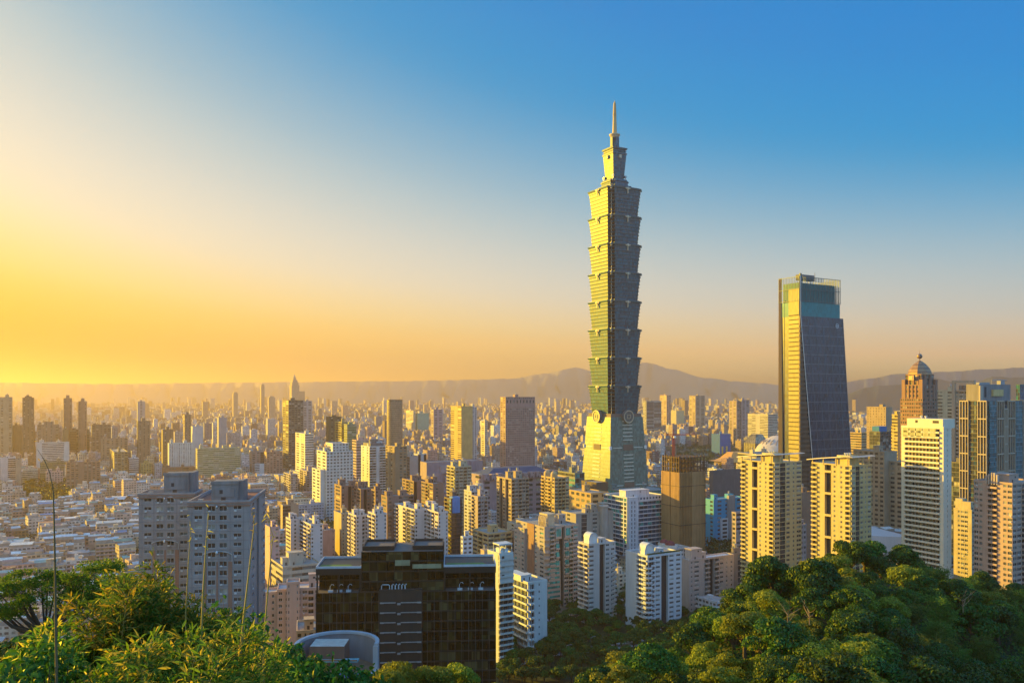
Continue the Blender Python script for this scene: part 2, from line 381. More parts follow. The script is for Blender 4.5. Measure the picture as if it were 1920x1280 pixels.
def road(name, pts, wd):
    g = MB(); L = [Vector(p) for p in pts]
    for a, b in zip(L, L[1:]):
        d = (b-a).normalized(); n = Vector((-d.y, d.x))
        for (o, hw, zz, m) in ((0, wd/2, -.35, 0), (0, .15, -.346, 1), (-wd/2+.6, .12, -.346, 1), (wd/2-.6, .12, -.346, 1)):
            q = [a+n*(o-hw), b+n*(o-hw), b+n*(o+hw), a+n*(o+hw)]; g.quad(*[(v.x, v.y, zz) for v in q], m)
        for sgn in (-1, 1):
            q = [a+n*sgn*(wd/2), a+n*sgn*(wd/2+3)]; r_ = [b+n*sgn*(wd/2), b+n*sgn*(wd/2+3)]
            g.quad((q[0].x, q[0].y, -.2), (r_[0].x, r_[0].y, -.2), (r_[1].x, r_[1].y, -.2), (q[1].x, q[1].y, -.2), 2)
            g.quad((q[0].x, q[0].y, -.35), (r_[0].x, r_[0].y, -.35), (r_[0].x, r_[0].y, -.2), (q[0].x, q[0].y, -.2), 2)
    tag(g.build(name, [asph, paint, LGREY]), kind='structure')
def G2(px, py): D = CZ*F/(py-HY); return ((px-960)/F*D, D)
road('park_road', [G2(930, 1255), G2(1010, 1225), G2(1120, 1215), G2(1330, 1185)], 5)
road('street', [G2(1110, 1120), G2(1200, 1095), G2(1330, 1075), G2(1560, 1060)], 12)
road('avenue', [G2(1020, 1170), G2(1160, 1135), G2(1100, 1030), G2(880, 900)], 10)

g = MB(); L = [G2(880, 1420), G2(1400, 1420), G2(1420, 1120), G2(1180, 1135), G2(1000, 1160), G2(880, 1200)]
g.v += [(x, y, -.6) for x, y in L]; g.f.append(tuple(range(len(L)))); g.m.append(0)
tag(g.build('park_ground', mh), kind='structure')
# ------------------------------------------------------------------ far mountains
def ridge(name, prof, D, rgb, seed):
    rs = random.Random(seed); g = MB(); cols = []
    for (a, ya), (b_, yb) in zip(prof, prof[1:]):
        n = max(2, int((b_-a)/9))
        for i in range(n):
            k = i/n; k2 = k*k*(3-2*k); cols.append((a+(b_-a)*k, ya+(yb-ya)*k2+rs.uniform(-.7, .7)))
    rows = 7
    for (px, py) in cols:
        top = P(px, py, D)
        for r_ in range(rows):
            k = r_/(rows-1)
            if k <= .5: q = k/.5; y = D*(.965+.035*q); z = top.z*q**1.2
            else: q = (k-.5)/.5; y = D*(1+.15*q); z = top.z*(1-q)
            jit = rs.uniform(-1, 1)*D*.004*(1 if 0 < k < .5 else 0)
            g.v.append((top.x*(y/D)+jit, y+jit*3, z+jit*.8-3))
    for i in range(len(cols)-1):
        for r_ in range(rows-1):
            n = i*rows+r_; g.f.append((n, n+rows, n+rows+1, n+1)); g.m.append(0)
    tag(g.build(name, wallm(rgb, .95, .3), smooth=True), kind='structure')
ridge('mountains', [(-500, 716), (0, 717), (200, 719), (420, 717), (620, 715), (760, 714), (860, 712), (960, 709), (1020, 700), (1080, 688), (1110, 695), (1150, 690), (1215, 679), (1260, 692), (1320, 708), (1400, 716), (1480, 722), (1560, 728), (1620, 732)], 10700, (.36, .33, .29), 1)  # base colour paled to stand in for thicker haze
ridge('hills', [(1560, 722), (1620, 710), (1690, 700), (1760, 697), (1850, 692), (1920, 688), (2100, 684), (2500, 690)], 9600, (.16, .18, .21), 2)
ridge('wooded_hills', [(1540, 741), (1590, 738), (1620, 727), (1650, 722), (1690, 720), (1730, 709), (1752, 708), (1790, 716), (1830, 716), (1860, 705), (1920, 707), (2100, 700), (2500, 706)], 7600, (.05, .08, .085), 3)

# ------------------------------------------------------------------ the supertall
def supertall():
    Dc = 1010; c = P(1152.5, HY, Dc); c.z = 0
    root = empty('pagoda_skyscraper', c, R(30), 'tallest tower on the skyline, green glass stacked in eight flared tiers with a spire', 'skyscraper')
    FOOT.append((c.x, c.y, 75)); root.scale = (1, 1, 1.012)
    gl = glassm((.006, .09, .135), .43, .0, .45, .28); glp = glassm((.095, .18, .165), .43, 0, .3, .42); gl2 = glassm((.07, .11, .12), .3, .0, .3)
    fin = glassm((.025, .105, .14), .46, .0, .1, .33); silver = wallm((.46, .40, .29), .45, .15); darkg = glassm((.02, .03, .04), .2, .2, .3)
    lou = wallm((.16, .12, .10), .7, .2)
    z = lambda py: CZ+(HY-py)*990/F
    def outline(w, k=3.0):
        h = w/2; o = []
        for sx, sy in ((-1, -1), (1, -1), (1, 1), (-1, 1)):
            pts = [(sx*(h-2*k), sy*h), (sx*(h-2*k), sy*(h-k)), (sx*(h-k), sy*(h-k)), (sx*(h-k), sy*(h-2*k)), (sx*h, sy*(h-2*k))]
            if (sx*sy) > 0: pts = pts[::-1]
            o += pts
        return o
    ms = ([1]*4+[0])*4
    # tiers
    for i in range(8):
        M = MB(); z0 = 130+33.55*i; z1 = z0+33.0; w0, w1 = (43.8, 50.0)
        M.prism(outline(w0), z0, z1, 0, top=outline(w1), ms=ms)
        tier = M.build('tier', [gl, darkg], root)
        E = MB()
        for k in range(1, 8):
            q = k/8; ww = w0+(w1-w0)*q; zz = z0+(z1-z0)*q
            E.prism(outline(ww+.9), zz-.5, zz+.5, 0, top=outline(ww+1.3), cap=True)
        E.build('sunshade', fin, tier)
        E = MB(); E.prism(outline(w1+1.6), z1-1.8, z1-.01, 0, top=outline(w1+2.8)); E.prism(outline(w1-1), z1+.0, z1+.9, 0)
        E.build('cornice', fin, tier)
        for f in range(4):
            E = MB(); h = w1/2+.9
            for a in range(14):
                a0 = 2*math.pi*a/14; a1 = 2*math.pi*(a+1)/14
                p = lambda an, r, d: (r*math.sin(an), -h-d, z1-1.5+r*math.cos(an))
                E.quad(p(a0, 1.7, .9), p(a1, 1.7, .9), p(a1, .01, 1.3), p(a0, .01, 1.3)); E.quad(p(a0, 1.7, 0), p(a1, 1.7, 0), p(a1, 1.7, .9), p(a0, 1.7, .9))
            E.box(-.45, .45, -h-.7, -h+.6, z1-7.5, z1-2.5); E.box(-4, 4, -h-.5, -h+.3, z1-1.4, z1-.8); E.box(-3, -2.2, -h-.8, -h+.2, z1-2.4, z1-.4); E.box(2.2, 3, -h-.8, -h+.2, z1-2.4, z1-.4)
            o = E.build('cloud_ornament', silver, tier); o.rotation_euler = (0, 0, R(90*f))
            E = MB(); x = h-4.6
            E.box(-x-1.3, -x+.6, -x-1.3, -x+.6, z1-3, z1+.6); E.box(-x-2.0, -x-.6, -x-2.0, -x-.6, z1-1.2, z1+.2)
            o = E.build('corner_ornament', silver, tier); o.rotation_euler = (0, 0, R(90*f))
        x = w0/2-3.6
        for sx in (-1, 1):
            for sy in (-1, 1): E = MB(); E.tube([(sx*(x+1.2), sy*(x+1.2), z0), (sx*(x+3.2), sy*(x+3.2), z1)], .3); E.build('corner_pipe', silver, tier)
    # pedestal
    M = MB(); wb, wt = 63.5, 48.3
    def sq(w): h = w/2; return [(-h, -h), (h, -h), (h, h), (-h, h)]
    M.prism(sq(wb), 0, 126, 0, top=sq(wt)); ped = M.build('pedestal', [glp], root)
    E = MB()
    for k in range(1, 29):
        zz = k*4.4; ww = wb+(wt-wb)*zz/126; E.prism(sq(ww+.35), zz-.16, zz+.16, 0)
    E.build('floor_band', gl2, ped)
    E = MB(); E.prism(sq(46), 126, 130.05, 0); E.build('neck', lou, root)
    for f in range(4):
        E = MB(); Q = MB()
        for k in range(3, 28):
            zz = k*4.4+2.2; ww = (wb+(wt-wb)*zz/126)/2
            if 19 <= k <= 21:
                if k == 20: Q.box(-7, 7, -ww-.5, -ww+1.2, zz-3.4, zz+3.4)
                continue
            if k < 9: continue
            if k == 9: continue
            if k == 10: Q.box(-7, 7, -ww-.5, -ww+1.2, zz-3, zz+3); continue
            E.box(-7, 7, -ww-.65, -ww+.3, zz-.45, zz+.45)
        zz = 90; ww = (wb+(wt-wb)*zz/126)/2; E.box(-22, -9, -ww-.5, -ww+.5, zz-.4, zz+.4); E.box(9, 22, -ww-.5, -ww+.5, zz-.4, zz+.4)
        zz = 46; ww = (wb+(wt-wb)*zz/126)/2; E.box(-26, -9, -ww-.5, -ww+.5, zz-.4, zz+.4); E.box(9, 26, -ww-.5, -ww+.5, zz-.4, zz+.4)
        o = E.build('facade_trim', wallm((.6, .62, .55), .5, .1), ped); o.rotation_euler = (0, 0, R(90*f))
        o = Q.build('louvre_panel', lou, ped); o.rotation_euler = (0, 0, R(90*f))
        # coin
        E = MB(); h = wt/2-.5; n = 28
        def p(an, r, d, cz=126.5): return (r*math.sin(an), -h-d, cz+r*math.cos(an))
        for a in range(n):
            a0 = 2*math.pi*a/n; a1 = 2*math.pi*(a+1)/n
            E.quad(p(a0, 7.6, 0), p(a1, 7.6, 0), p(a1, 7.6, 4.6), p(a0, 7.6, 4.6), 1)
            E.quad(p(a0, 7.6, 4.6), p(a1, 7.6, 4.6), p(a1, 6.4, 4.6), p(a0, 6.4, 4.6), 0)
            E.quad(p(a0, 6.4, 4.6), p(a1, 6.4, 4.6), p(a1, 6.4, 4.0), p(a0, 6.4, 4.0), 0); E.quad(p(a0, 6.4, 4.0), p(a1, 6.4, 4.0), p(a1, .01, 4.0), p(a0, .01, 4.0), 2)
        for (x0, x1, zA, zB) in ((-2.4, 2.4, -2.4, -1.9), (-2.4, 2.4, 1.9, 2.4), (-2.4, -1.9, -1.9, 1.9), (1.9, 2.4, -1.9, 1.9)): E.box(x0, x1, -h-4.5, -h-4.01, 126.5+zA, 126.5+zB, 0)
        o = E.build('coin_emblem', [silver, DGREY, gl2], root); o.rotation_euler = (0, 0, R(90*f))
        E = MB(); ww = (wb+(wt-wb)*90/126)/2; E.cyl(-ww, -ww, 88, 92, 1.8, k=10)
        o = E.build('corner_ornament', WHITE, ped); o.rotation_euler = (0, 0, R(90*f))
    # crown
    zt = 130+33.55*8
    M = MB(); M.prism(outline(33, 2), zt-.4, zt+4, 0); M.prism(outline(27, 2), zt+4, zt+12, 0, top=outline(25.5, 2)); M.prism(outline(28, 2), zt+9, zt+10, 0); M.cyl(0, 0, zt-.3, zt+2.6, 20, 13, k=24)
    M.build('roof_terrace', [gl], root)
    for f in range(4):
        E = MB()
        for (u, v) in ((9, -9), (-9, -9)): E.tube([(u, v, zt+12), (u*1.05, v*1.05, zt+15)], .6); E.box(u-1.3, u+1.3, v-1.3, v+1.3, zt+15, zt+17.5)
        o = E.build('antenna', STEEL, root); o.rotation_euler = (0, 0, R(90*f))
    M = MB(); M.prism(sq(15.5), zt+11.9, 441, 0, top=sq(20.2)); up = M.build('upper_tower', [gl], root)
    E = MB()
    for k in range(1, 8): q = k/8; E.prism(sq(15.5+4.7*q+.5), zt+12+(441-zt-12)*q-.3, zt+12+(441-zt-12)*q+.3, 0)
    E.build('sunshade', fin, up)
    M = MB(); M.prism(sq(21.5), 441, 443, 0); M.prism(sq(19), 443, 447, 0); M.prism(sq(20.5), 444.5, 445.3, 0); M.prism(sq(21.5), 447, 449, 0, top=sq(22.5))
    M.prism([(v[0]*.46, v[1]*.46) for v in outline(22, 3)], 449, 463, 0); M.build('lantern', [gl], root)
    for f in range(4):
        E = MB(); E.box(-1.5, 1.5, -12, -10.2, 436, 440); o = E.build('cloud_ornament', silver, root); o.rotation_euler = (0, 0, R(90*f))
    M = MB(); M.cyl(0, 0, 462, 466, 4.2, 6.8, k=20); M.cyl(0, 0, 466, 466.8, 6.8, 6.8, k=20); M.build('balcony', silver, root)
    M = MB(); M.cyl(0, 0, 466.8, 489, 2.9, 2.1, k=14)
    for k in range(9): M.cyl(0, 0, 489+k*1.75, 490.2+k*1.75, 2.3-k*.08, k=14); M.cyl(0, 0, 490.2+k*1.75, 490.75+k*1.75, 1.5, k=10)
    M.cyl(0, 0, 504.7, 508, 1.4, .25, k=10); M.build('spire', wallm((.42, .31, .14), .5, .1), root)
supertall()

# ------------------------------------------------------------------ slanted fin tower
def fin_tower():
    D = 793; B = Bld('fin_skyscraper', 'dark blue glass skyscraper with slanting vertical fins and a teal open crown', 'skyscraper', 1498, D)
    z = B.z; H = z(517); zb = z(592); zc = z(565)
    a0 = B.span(1602); a1 = B.span(1575); bl = B.span(1460, False)
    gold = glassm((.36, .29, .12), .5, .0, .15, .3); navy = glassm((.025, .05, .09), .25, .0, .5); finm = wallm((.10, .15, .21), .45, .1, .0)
    brn = wallm((.20, .16, .13), .5, .15, .3); teal = glassm((.01, .19, .21), .35, .0, .15, .2); goldfin = wallm((.36, .24, .08), .5, .1)
    M = MB(); M.prism([(.3, .3), (a0-.5, .3), (a0-.5, bl-.5), (.3, bl-.5)], -1, zb, 0, top=[(.3, .3), (a1+1, .3), (a1+1, bl-.5), (.3, bl-.5)]); M.build('core', [navy], B.root)
    # blue face: left edge slants from low right to high left
    def xr(zz): return a0+(a1-a0)*(zz/H)
    def xs(zz): return B.span(1500+(1534-1500)*max(0, (zb-zz))/zb*1.0)
    M = MB(); E = MB(); nf = 50
    for k in range(nf):
        z0 = zb*k/nf; z1 = zb*(k+1)/nf; o = -1.6*(1-z0/zb)-.6; o1 = -1.6*(1-z1/zb)-.6
        M.quad((xs(z0), o, z0), (xr(z0), o, z0), (xr(z1), o1, z1), (xs(z1), o1, z1), 0)
        M.quad((xr(z0), o, z0), (xr(z0), .4, z0), (xr(z1), .4, z1), (xr(z1), o1, z1), 0); M.quad((xs(z0), .2, z0), (xs(z0), o, z0), (xs(z1), o1, z1), (xs(z1), .2, z1), 0)
        if k % 2 == 0: E.box(xs(z0)+.2, xr(z0)-.2, o-.25, o+.05, z0-.25, z0+.25)
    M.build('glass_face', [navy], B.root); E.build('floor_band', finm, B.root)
    E = MB(); n = 30
    for i in range(n+1):
        q = i/n; w_ = .16 if i % 5 else .42
        E.tube([(xs(0)+(xr(0)-xs(0))*q, -2.45, 0), (xs(zb)+(xr(zb)-xs(zb))*q, -.85, zb)], w_, k=4)
    E.build('fin', finm, B.root)
    E = MB(); E.tube([(xs(0), -2.5, 0), (xs(zb), -.9, zb), (B.span(1499), -.9, H)], .38, k=4); E.build('edge_trim', WHITE, B.root)
    E = MB()
    for i in range(9):
        u = .5+i*1.9
        if u < xs(0)-1:
            zt = zb*(1-(u-.2)/(xs(0)-.2)) if u > .6 else zb
            E.box(u-.2, u+.2, -.9, .28, 0, max(10, zt))
    E.build('pier', brn, B.root)
    M = MB()
    for k in range(48):
        if 0 <= k: M.quad((.1, -.35, 3+k*4.6), (xs(k*4.6)-.3, -.35, 3+k*4.6), (xs(k*4.6)-.3, -.35, 5.2+k*4.6), (.1, -.35, 5.2+k*4.6), 0)
    M.build('spandrel', [brn], B.root)
    # left face
    L1 = bl*.5; L2 = bl*.72
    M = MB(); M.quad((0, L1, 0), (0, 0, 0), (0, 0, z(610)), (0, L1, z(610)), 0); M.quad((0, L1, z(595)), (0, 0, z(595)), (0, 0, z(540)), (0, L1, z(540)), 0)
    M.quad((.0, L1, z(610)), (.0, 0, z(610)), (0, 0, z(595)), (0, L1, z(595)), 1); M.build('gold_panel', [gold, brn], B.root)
    E = MB()
    for k in range(54): E.box(-.25, .0-.003, L1*.05, L1*.98, 3+k*4.3, 3.9+k*4.3)
    E.build('window_band', DARK, B.root)
    M = MB(); M.quad((4, L2, 0), (4, L1, 0), (4, L1, z(560)), (4, L2, z(560)), 0); M.quad((0, L1, 0), (4, L1, 0), (4, L1, z(560)), (0, L1, z(560)), 0); M.quad((4, L2, 0), (0, L2, 0), (0, L2, z(560)), (4, L2, z(560)), 0)
    for k in range(54): M.box(1, 4, L1+.02, L2-.02, 3+k*4.3, 4+k*4.3, 1)
    M.build('recess', [wallm((.10, .11, .15)), wallm((.25, .26, .32))], B.root)
    E = MB()
    for i in range(6):
        y = L2+(bl-L2)*(i+.3)/6; E.tube([(-1.2, y, 0), (.2, L2+(bl-L2)*(.55+.45*(i+.3)/6), H)], .55, k=4)
    E.build('fin', goldfin, B.root)
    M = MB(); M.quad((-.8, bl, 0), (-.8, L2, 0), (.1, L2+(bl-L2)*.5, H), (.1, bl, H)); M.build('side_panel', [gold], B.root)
    # crown
    M = MB(); M.prism([(.2, .2), (a1, .2), (a1, bl-.3), (.2, bl-.3)], zb+.004, zc, 0); M.prism([(.8, 1.5), (a1-6, 1.5), (a1-6, bl-5), (.8, bl-5)], zc+.004, z(529), 0)
    M.build('crown_glass', [teal], B.root)
    E = MB()
    for i in range(27):
        u = a1*i/26; E.box(u-.14, u+.14, -.5, .1, zc, H)
    for i in range(14):
        v = bl*i/13; E.box(-.1, .3, v-.14, v+.14, zc, H)
        E.box(a1-.3, a1+.1, v-.14, v+.14, zc, H)
    for zz in (zc+1, (zc+H)/2, H-.6): E.box(-.3, a1+.3, -.55, -.2, zz-.25, zz+.25); E.box(-.35, -.1, -.19, bl, zz-.25, zz+.25)
    E.box(B.span(1499)-.2, B.span(1499)+2, -1, .3, zb, z(512)); E.build('crown_fin', wallm((.07, .13, .14), .5, .1), B.root)
    E = MB(); E.box(a1*.1, a1*.45, 4, 9, H-3, H+2.5); E.tube([(a1*.5, 6, H-3), (a1*.5, 6, H+6)], .2); E.build('roof_plant', DGREY, B.root)
    # round logo on the blue face
    E = MB(); zz = z(607); cx = B.span(1567)
    for a in range(12):
        p = lambda an, r: (cx+r*math.sin(an), -1.7, zz+r*math.cos(an))
        E.quad(p(a*math.pi/6, 2.4), p((a+1)*math.pi/6, 2.4), p((a+1)*math.pi/6, 1.7), p(a*math.pi/6, 1.7))
    E.box(cx-1.2, cx+1.2, -1.8, -1.7, zz-.5, zz+.4); E.build('logo', PALEB, B.root)
    FOOT.append((B.C.x+20, B.C.y+30, 50))
fin_tower()

# ------------------------------------------------------------------ domed tower
def domed():
    B = Bld('domed_skyscraper', 'brown stone tower with stepped shoulders, a pointed ribbed dome and a ball finial', 'skyscraper', 1730, 900); B.mats = [BROWN]
    st = wallm((.27, .145, .105), .7, .2); a = B.span(1761); b = B.span(1688, False); z = B.z
    B.vol(0, 0, a, b, 0, z(747), 'wwwwwww', 'wwwwwwwwww', 4.2, par=0)
    B.vol(1.5, 1.5, a-3, b-3, z(747)+.004, z(722), 'rprprpr', 'rprprprprpr', 4.2, par=.8)
    B.vol(3.5, 4, a-7, b-8, z(722)+.004, z(702), 'cpcpc', 'cpcpcpc', 4.2, par=.8)
    for (x, y) in ((1, 1), (1, b-5), (a-5, 1)): B.vol(x, y, 4, 4, z(747)+.01, z(712), 's', 's', par=.5)
    M = MB(); cx, cy = a/2, b/2; r = min(a, b)*.46; zs = z(702); ht = z(674)-zs; prev = None
    for i in range(9):
        q = i/8; rr = r*math.cos(q*math.pi/2)**.75 if i < 8 else .3
        ring = [(cx+rr*math.cos(math.pi/8+j*math.pi/4), cy+rr*math.sin(math.pi/8+j*math.pi/4)) for j in range(8)]
        if prev: M.prism(prev[0], prev[1], zs+ht*q, i % 2, top=ring, cap=False)
        prev = (ring, zs+ht*q)
    B.extra.append(('dome', M, [wallm((.22, .13, .09), .5, .2, .2), wallm((.34, .22, .13), .5, .2, .2)], False))
    M = MB()
    for i in range(8):
        th = math.pi*i/8; 
        M.cyl(cx, cy, z(674)+1.5+3.4*(1-math.cos(th))/2*1.7, z(674)+1.5+3.4*(1-math.cos(th+math.pi/8))/2*1.7, 2.9*max(.1, math.sin(th)), 2.9*max(.1, math.sin(th+math.pi/8)), k=12)
    M.cyl(cx, cy, z(675)-1, z(655), .35, .12, k=6); B.extra.append(('finial', M, [wallm((.25, .16, .12), .4, .1, .4)], False))
    M = MB(); M.box(-.5, .05, b/2-3, b/2+3, z(712), z(704)); M.box(-.8, -.5, b/2-1.8, b/2+1.8, z(711), z(705)); B.extra.append(('sign_panel', M, [wallm((.7, .5, .2))], False))
    FOOT.append((B.C.x, B.C.y+25, 45)); B.done(st)
domed()
# ------------------------------------------------------------------ near buildings
def arch(B, x0, x1, y0, y1, z0, z1, name='roof_house'):
    """barrel-roofed stair house"""
    M = MB(); n = 12; cx = (x0+x1)/2; r = (x1-x0)/2
    M.box(x0, x1, y0, y1, z0, z1, 0)
    arcp = [(cx-r*math.cos(math.pi*i/n), z1+r*math.sin(math.pi*i/n)) for i in range(n+1)]
    M.poly([(x, y0, z) for x, z in reversed(arcp)][::-1], 0); M.poly([(x, y1, z) for x, z in arcp][::-1], 0)
    for (xa, za), (xb, zb) in zip(arcp, arcp[1:]):
        M.quad((xa, y0-.5, za), (xb, y0-.5, zb), (xb, y1+.5, zb), (xa, y1+.5, za), 1)
        M.quad((cx+(xa-cx)*.78, y0-.5, z1+(za-z1)*.78), (cx+(xb-cx)*.78, y0-.5, z1+(zb-z1)*.78), (xb, y0-.5, zb), (xa, y0-.5, za), 1)
    B.extra.append((name, M, [WHITE, PALEB], False))

# twin grey apartment blocks in front
def grey_block(label, xl, xr, xb, yt, D, tx0, tx1, ty, seed):
    wg = wallm((.29, .27, .275), .7, .25); red = wallm((.30, .16, .12), .75, .2); pk = wallm((.36, .27, .25), .75, .15)
    B = Bld('apartment_block', label, 'apartment building', xl, D, 8, True, 18); B.mats = [wg]
    a = B.span(xr); B.a = a; H = B.z(yt); b = B.span(xb, False, a, 0) if xb > xr else 16
    b = max(12, min(b, 40)); fh = 3.42
    # front: pattern with central paired bays
    n0 = B.wall; bw = a/12
    B.near = True
    nf = round(H/fh); h = H/nf
    segs = [(0, .08, 's'), (.08, .24, 'W'), (.24, .30, 's'), (.30, .45, 'C'), (.45, .49, 's'), (.49, .64, 'C'), (.64, .72, 's'), (.72, .88, 'W'), (.88, 1, 's')]
    for u0, u1, p in segs:
        B.face((a*u0, 0), (1, 0), (0, 1), a*(u1-u0), 0, H, 'W' if p == 'C' else p, fh, 0, *((.2, .74) if p == 'C' else (.36, .74)))
    B.near = False
    B.face((a, 0), (0, 1), (-1, 0), b, 0, H, 'sWsdsnW', fh, 0, .36, .74)
    A = B.wall
    A.quad((0, b, 0), (0, 0, 0), (0, 0, H), (0, b, H)); A.quad((a, b, 0), (0, b, 0), (0, b, H), (a, b, H))
    B.roof.quad((.3, .3, H), (a-.3, .3, H), (a-.3, b-.3, H), (.3, b-.3, H), 1)
    P_ = B.par; e = .35
    P_.box(-e, a+e, -e, .3, H-.1, H+1.2, 0); P_.box(-e, .3, .3, b, H-.1, H+1.19, 0); P_.box(a-.3, a+e, .3, b, H-.1, H+1.19, 0); P_.box(-e, a+e, b-.3, b+e, H-.1, H+1.18, 0)
    P_.box(-e-.06, a+e+.06, -e-.06, -e+.01, H+.1, H+.55, 1); P_.box(a+e-.01, a+e+.06, -e-.06, b, H+.1, H+.55, 1); P_.box(-e-.03, a+e+.03, -e-.03, -.003, H-.9, H-.55, 1)
    # red vertical stripes below, a curved hood and ball lamps above them
    zt = H-fh*6.2
    E = MB()
    for u0, u1 in ((.245, .295), (.455, .485), (.65, .715)): E.box(a*u0, a*u1, -.12, -.003, 0, zt, 0)
    for k in range(nf):
        if k*h < H*.45: E.box(a*.725, a*.875, -.06, -.003, k*h-.45*h*.5, k*h+.33*h, 0)
    B.extra.append(('red_cladding', E, [red], False))
    E = MB(); n = 12; cx = a*.47; rr = a*.245
    for sg in (1,):
        pts = [(cx-rr, zt), (cx-rr, zt+2.2)]+[(cx-rr*math.cos(math.pi*i/n)*1.0 if abs(math.cos(math.pi*i/n)) > .8 else cx-rr*math.cos(math.pi*i/n), zt+2.2+1.6*math.sin(math.pi*i/n)) for i in range(1, n)]+[(cx+rr, zt+2.2), (cx+rr, zt)]
        E.tube([(x, -.25, z) for x, z in pts], .16, k=5)
    for u in (.375, .565):
        pts = [(a*u-a*.078*math.cos(math.pi*i/n), H-h*1.0+.45*h+a*.07*math.sin(math.pi*i/n)) for i in range(n+1)]
        E.tube([(x, -.15, z) for x, z in pts], .2, k=5)
    B.extra.append(('arch_moulding', E, [wallm((.46, .44, .44))], False))
    for zz in (zt+3.6, H-.9):
        E = MB()
        for i in range(6):
            t0 = math.pi*i/6; t1 = math.pi*(i+1)/6; r = .62 if zz < H-2 else .4
            E.cyl(cx, -.9, zz-r*math.cos(t0), zz-r*math.cos(t1), max(.02, r*math.sin(t0)), max(.02, r*math.sin(t1)), k=12)
        B.extra.append(('ball_lamp', E, [wallm((.7, .72, .75), .2, .05, .9)], True))
    E = MB()
    for k in range(1, nf): E.box(-.04, a+.04, -.05, -.004, k*h-.04, k*h+.04, 0)
    for u in (.06, .27, .68, .9): E.box(a*u-.05, a*u+.05, -.055, -.004, 0, H-1, 0)
    B.extra.append(('joint_line', E, [wallm((.16, .15, .17))], False))
    # roof tower
    tx = (B.span(tx0), B.span(tx1)); zt2 = B.z(ty); E = MB(); y0 = 4; 
    E.box(tx[0], tx[1]-1.6, y0, y0+9, H+.003, zt2, 0); E.box(tx[1]-1.6+.004, tx[1], y0+.8, y0+9.5, H+.003, zt2+.3, 0)
    q = tx[1]-1.6-tx[0]
    E.box(tx[0]+q*.1, tx[0]+q*.85, y0-.25, y0-.003, H+2, zt2-2.4, 0); E.box(tx[0]-.2, tx[1]-1.5, y0-.3, y0+.1, zt2-.9, zt2+.3, 0)
    E.box(tx[0]+q*.3, tx[0]+q*.42, y0-.3, y0-.254, H+3.2, H+4.6, 1); E.box(tx[0]+q*.36, tx[0]+q*.52, y0-.3, y0-.1, H+.1, H+1.9, 1)
    B.extra.append(('roof_tower', E, [wallm((.20, .20, .21), .75, .4), DARK], False))
    E = MB(); E.box(a*.42, a*.55, 1.2, 3.2, H+.01, H+.5, 0); E.box(a*.12, a*.2, 3, 5, H+.01, H+1.3, 1); B.extra.append(('roof_tarpaulin', E, [wallm((.05, .30, .45)), GREY], False))
    FOOT.append((B.C.x+12, B.C.y+10, 26)); B.done(wg, m2=red)
grey_block('nearer grey apartment block with red stripes and a boxy roof tower, right of the twins', 353, 468, 497, 945, 300, 392, 452, 906, 1)
grey_block('farther grey apartment block with red stripes, partly hidden behind its twin', 260, 365, 372, 930, 322, 302, 357, 890, 2)

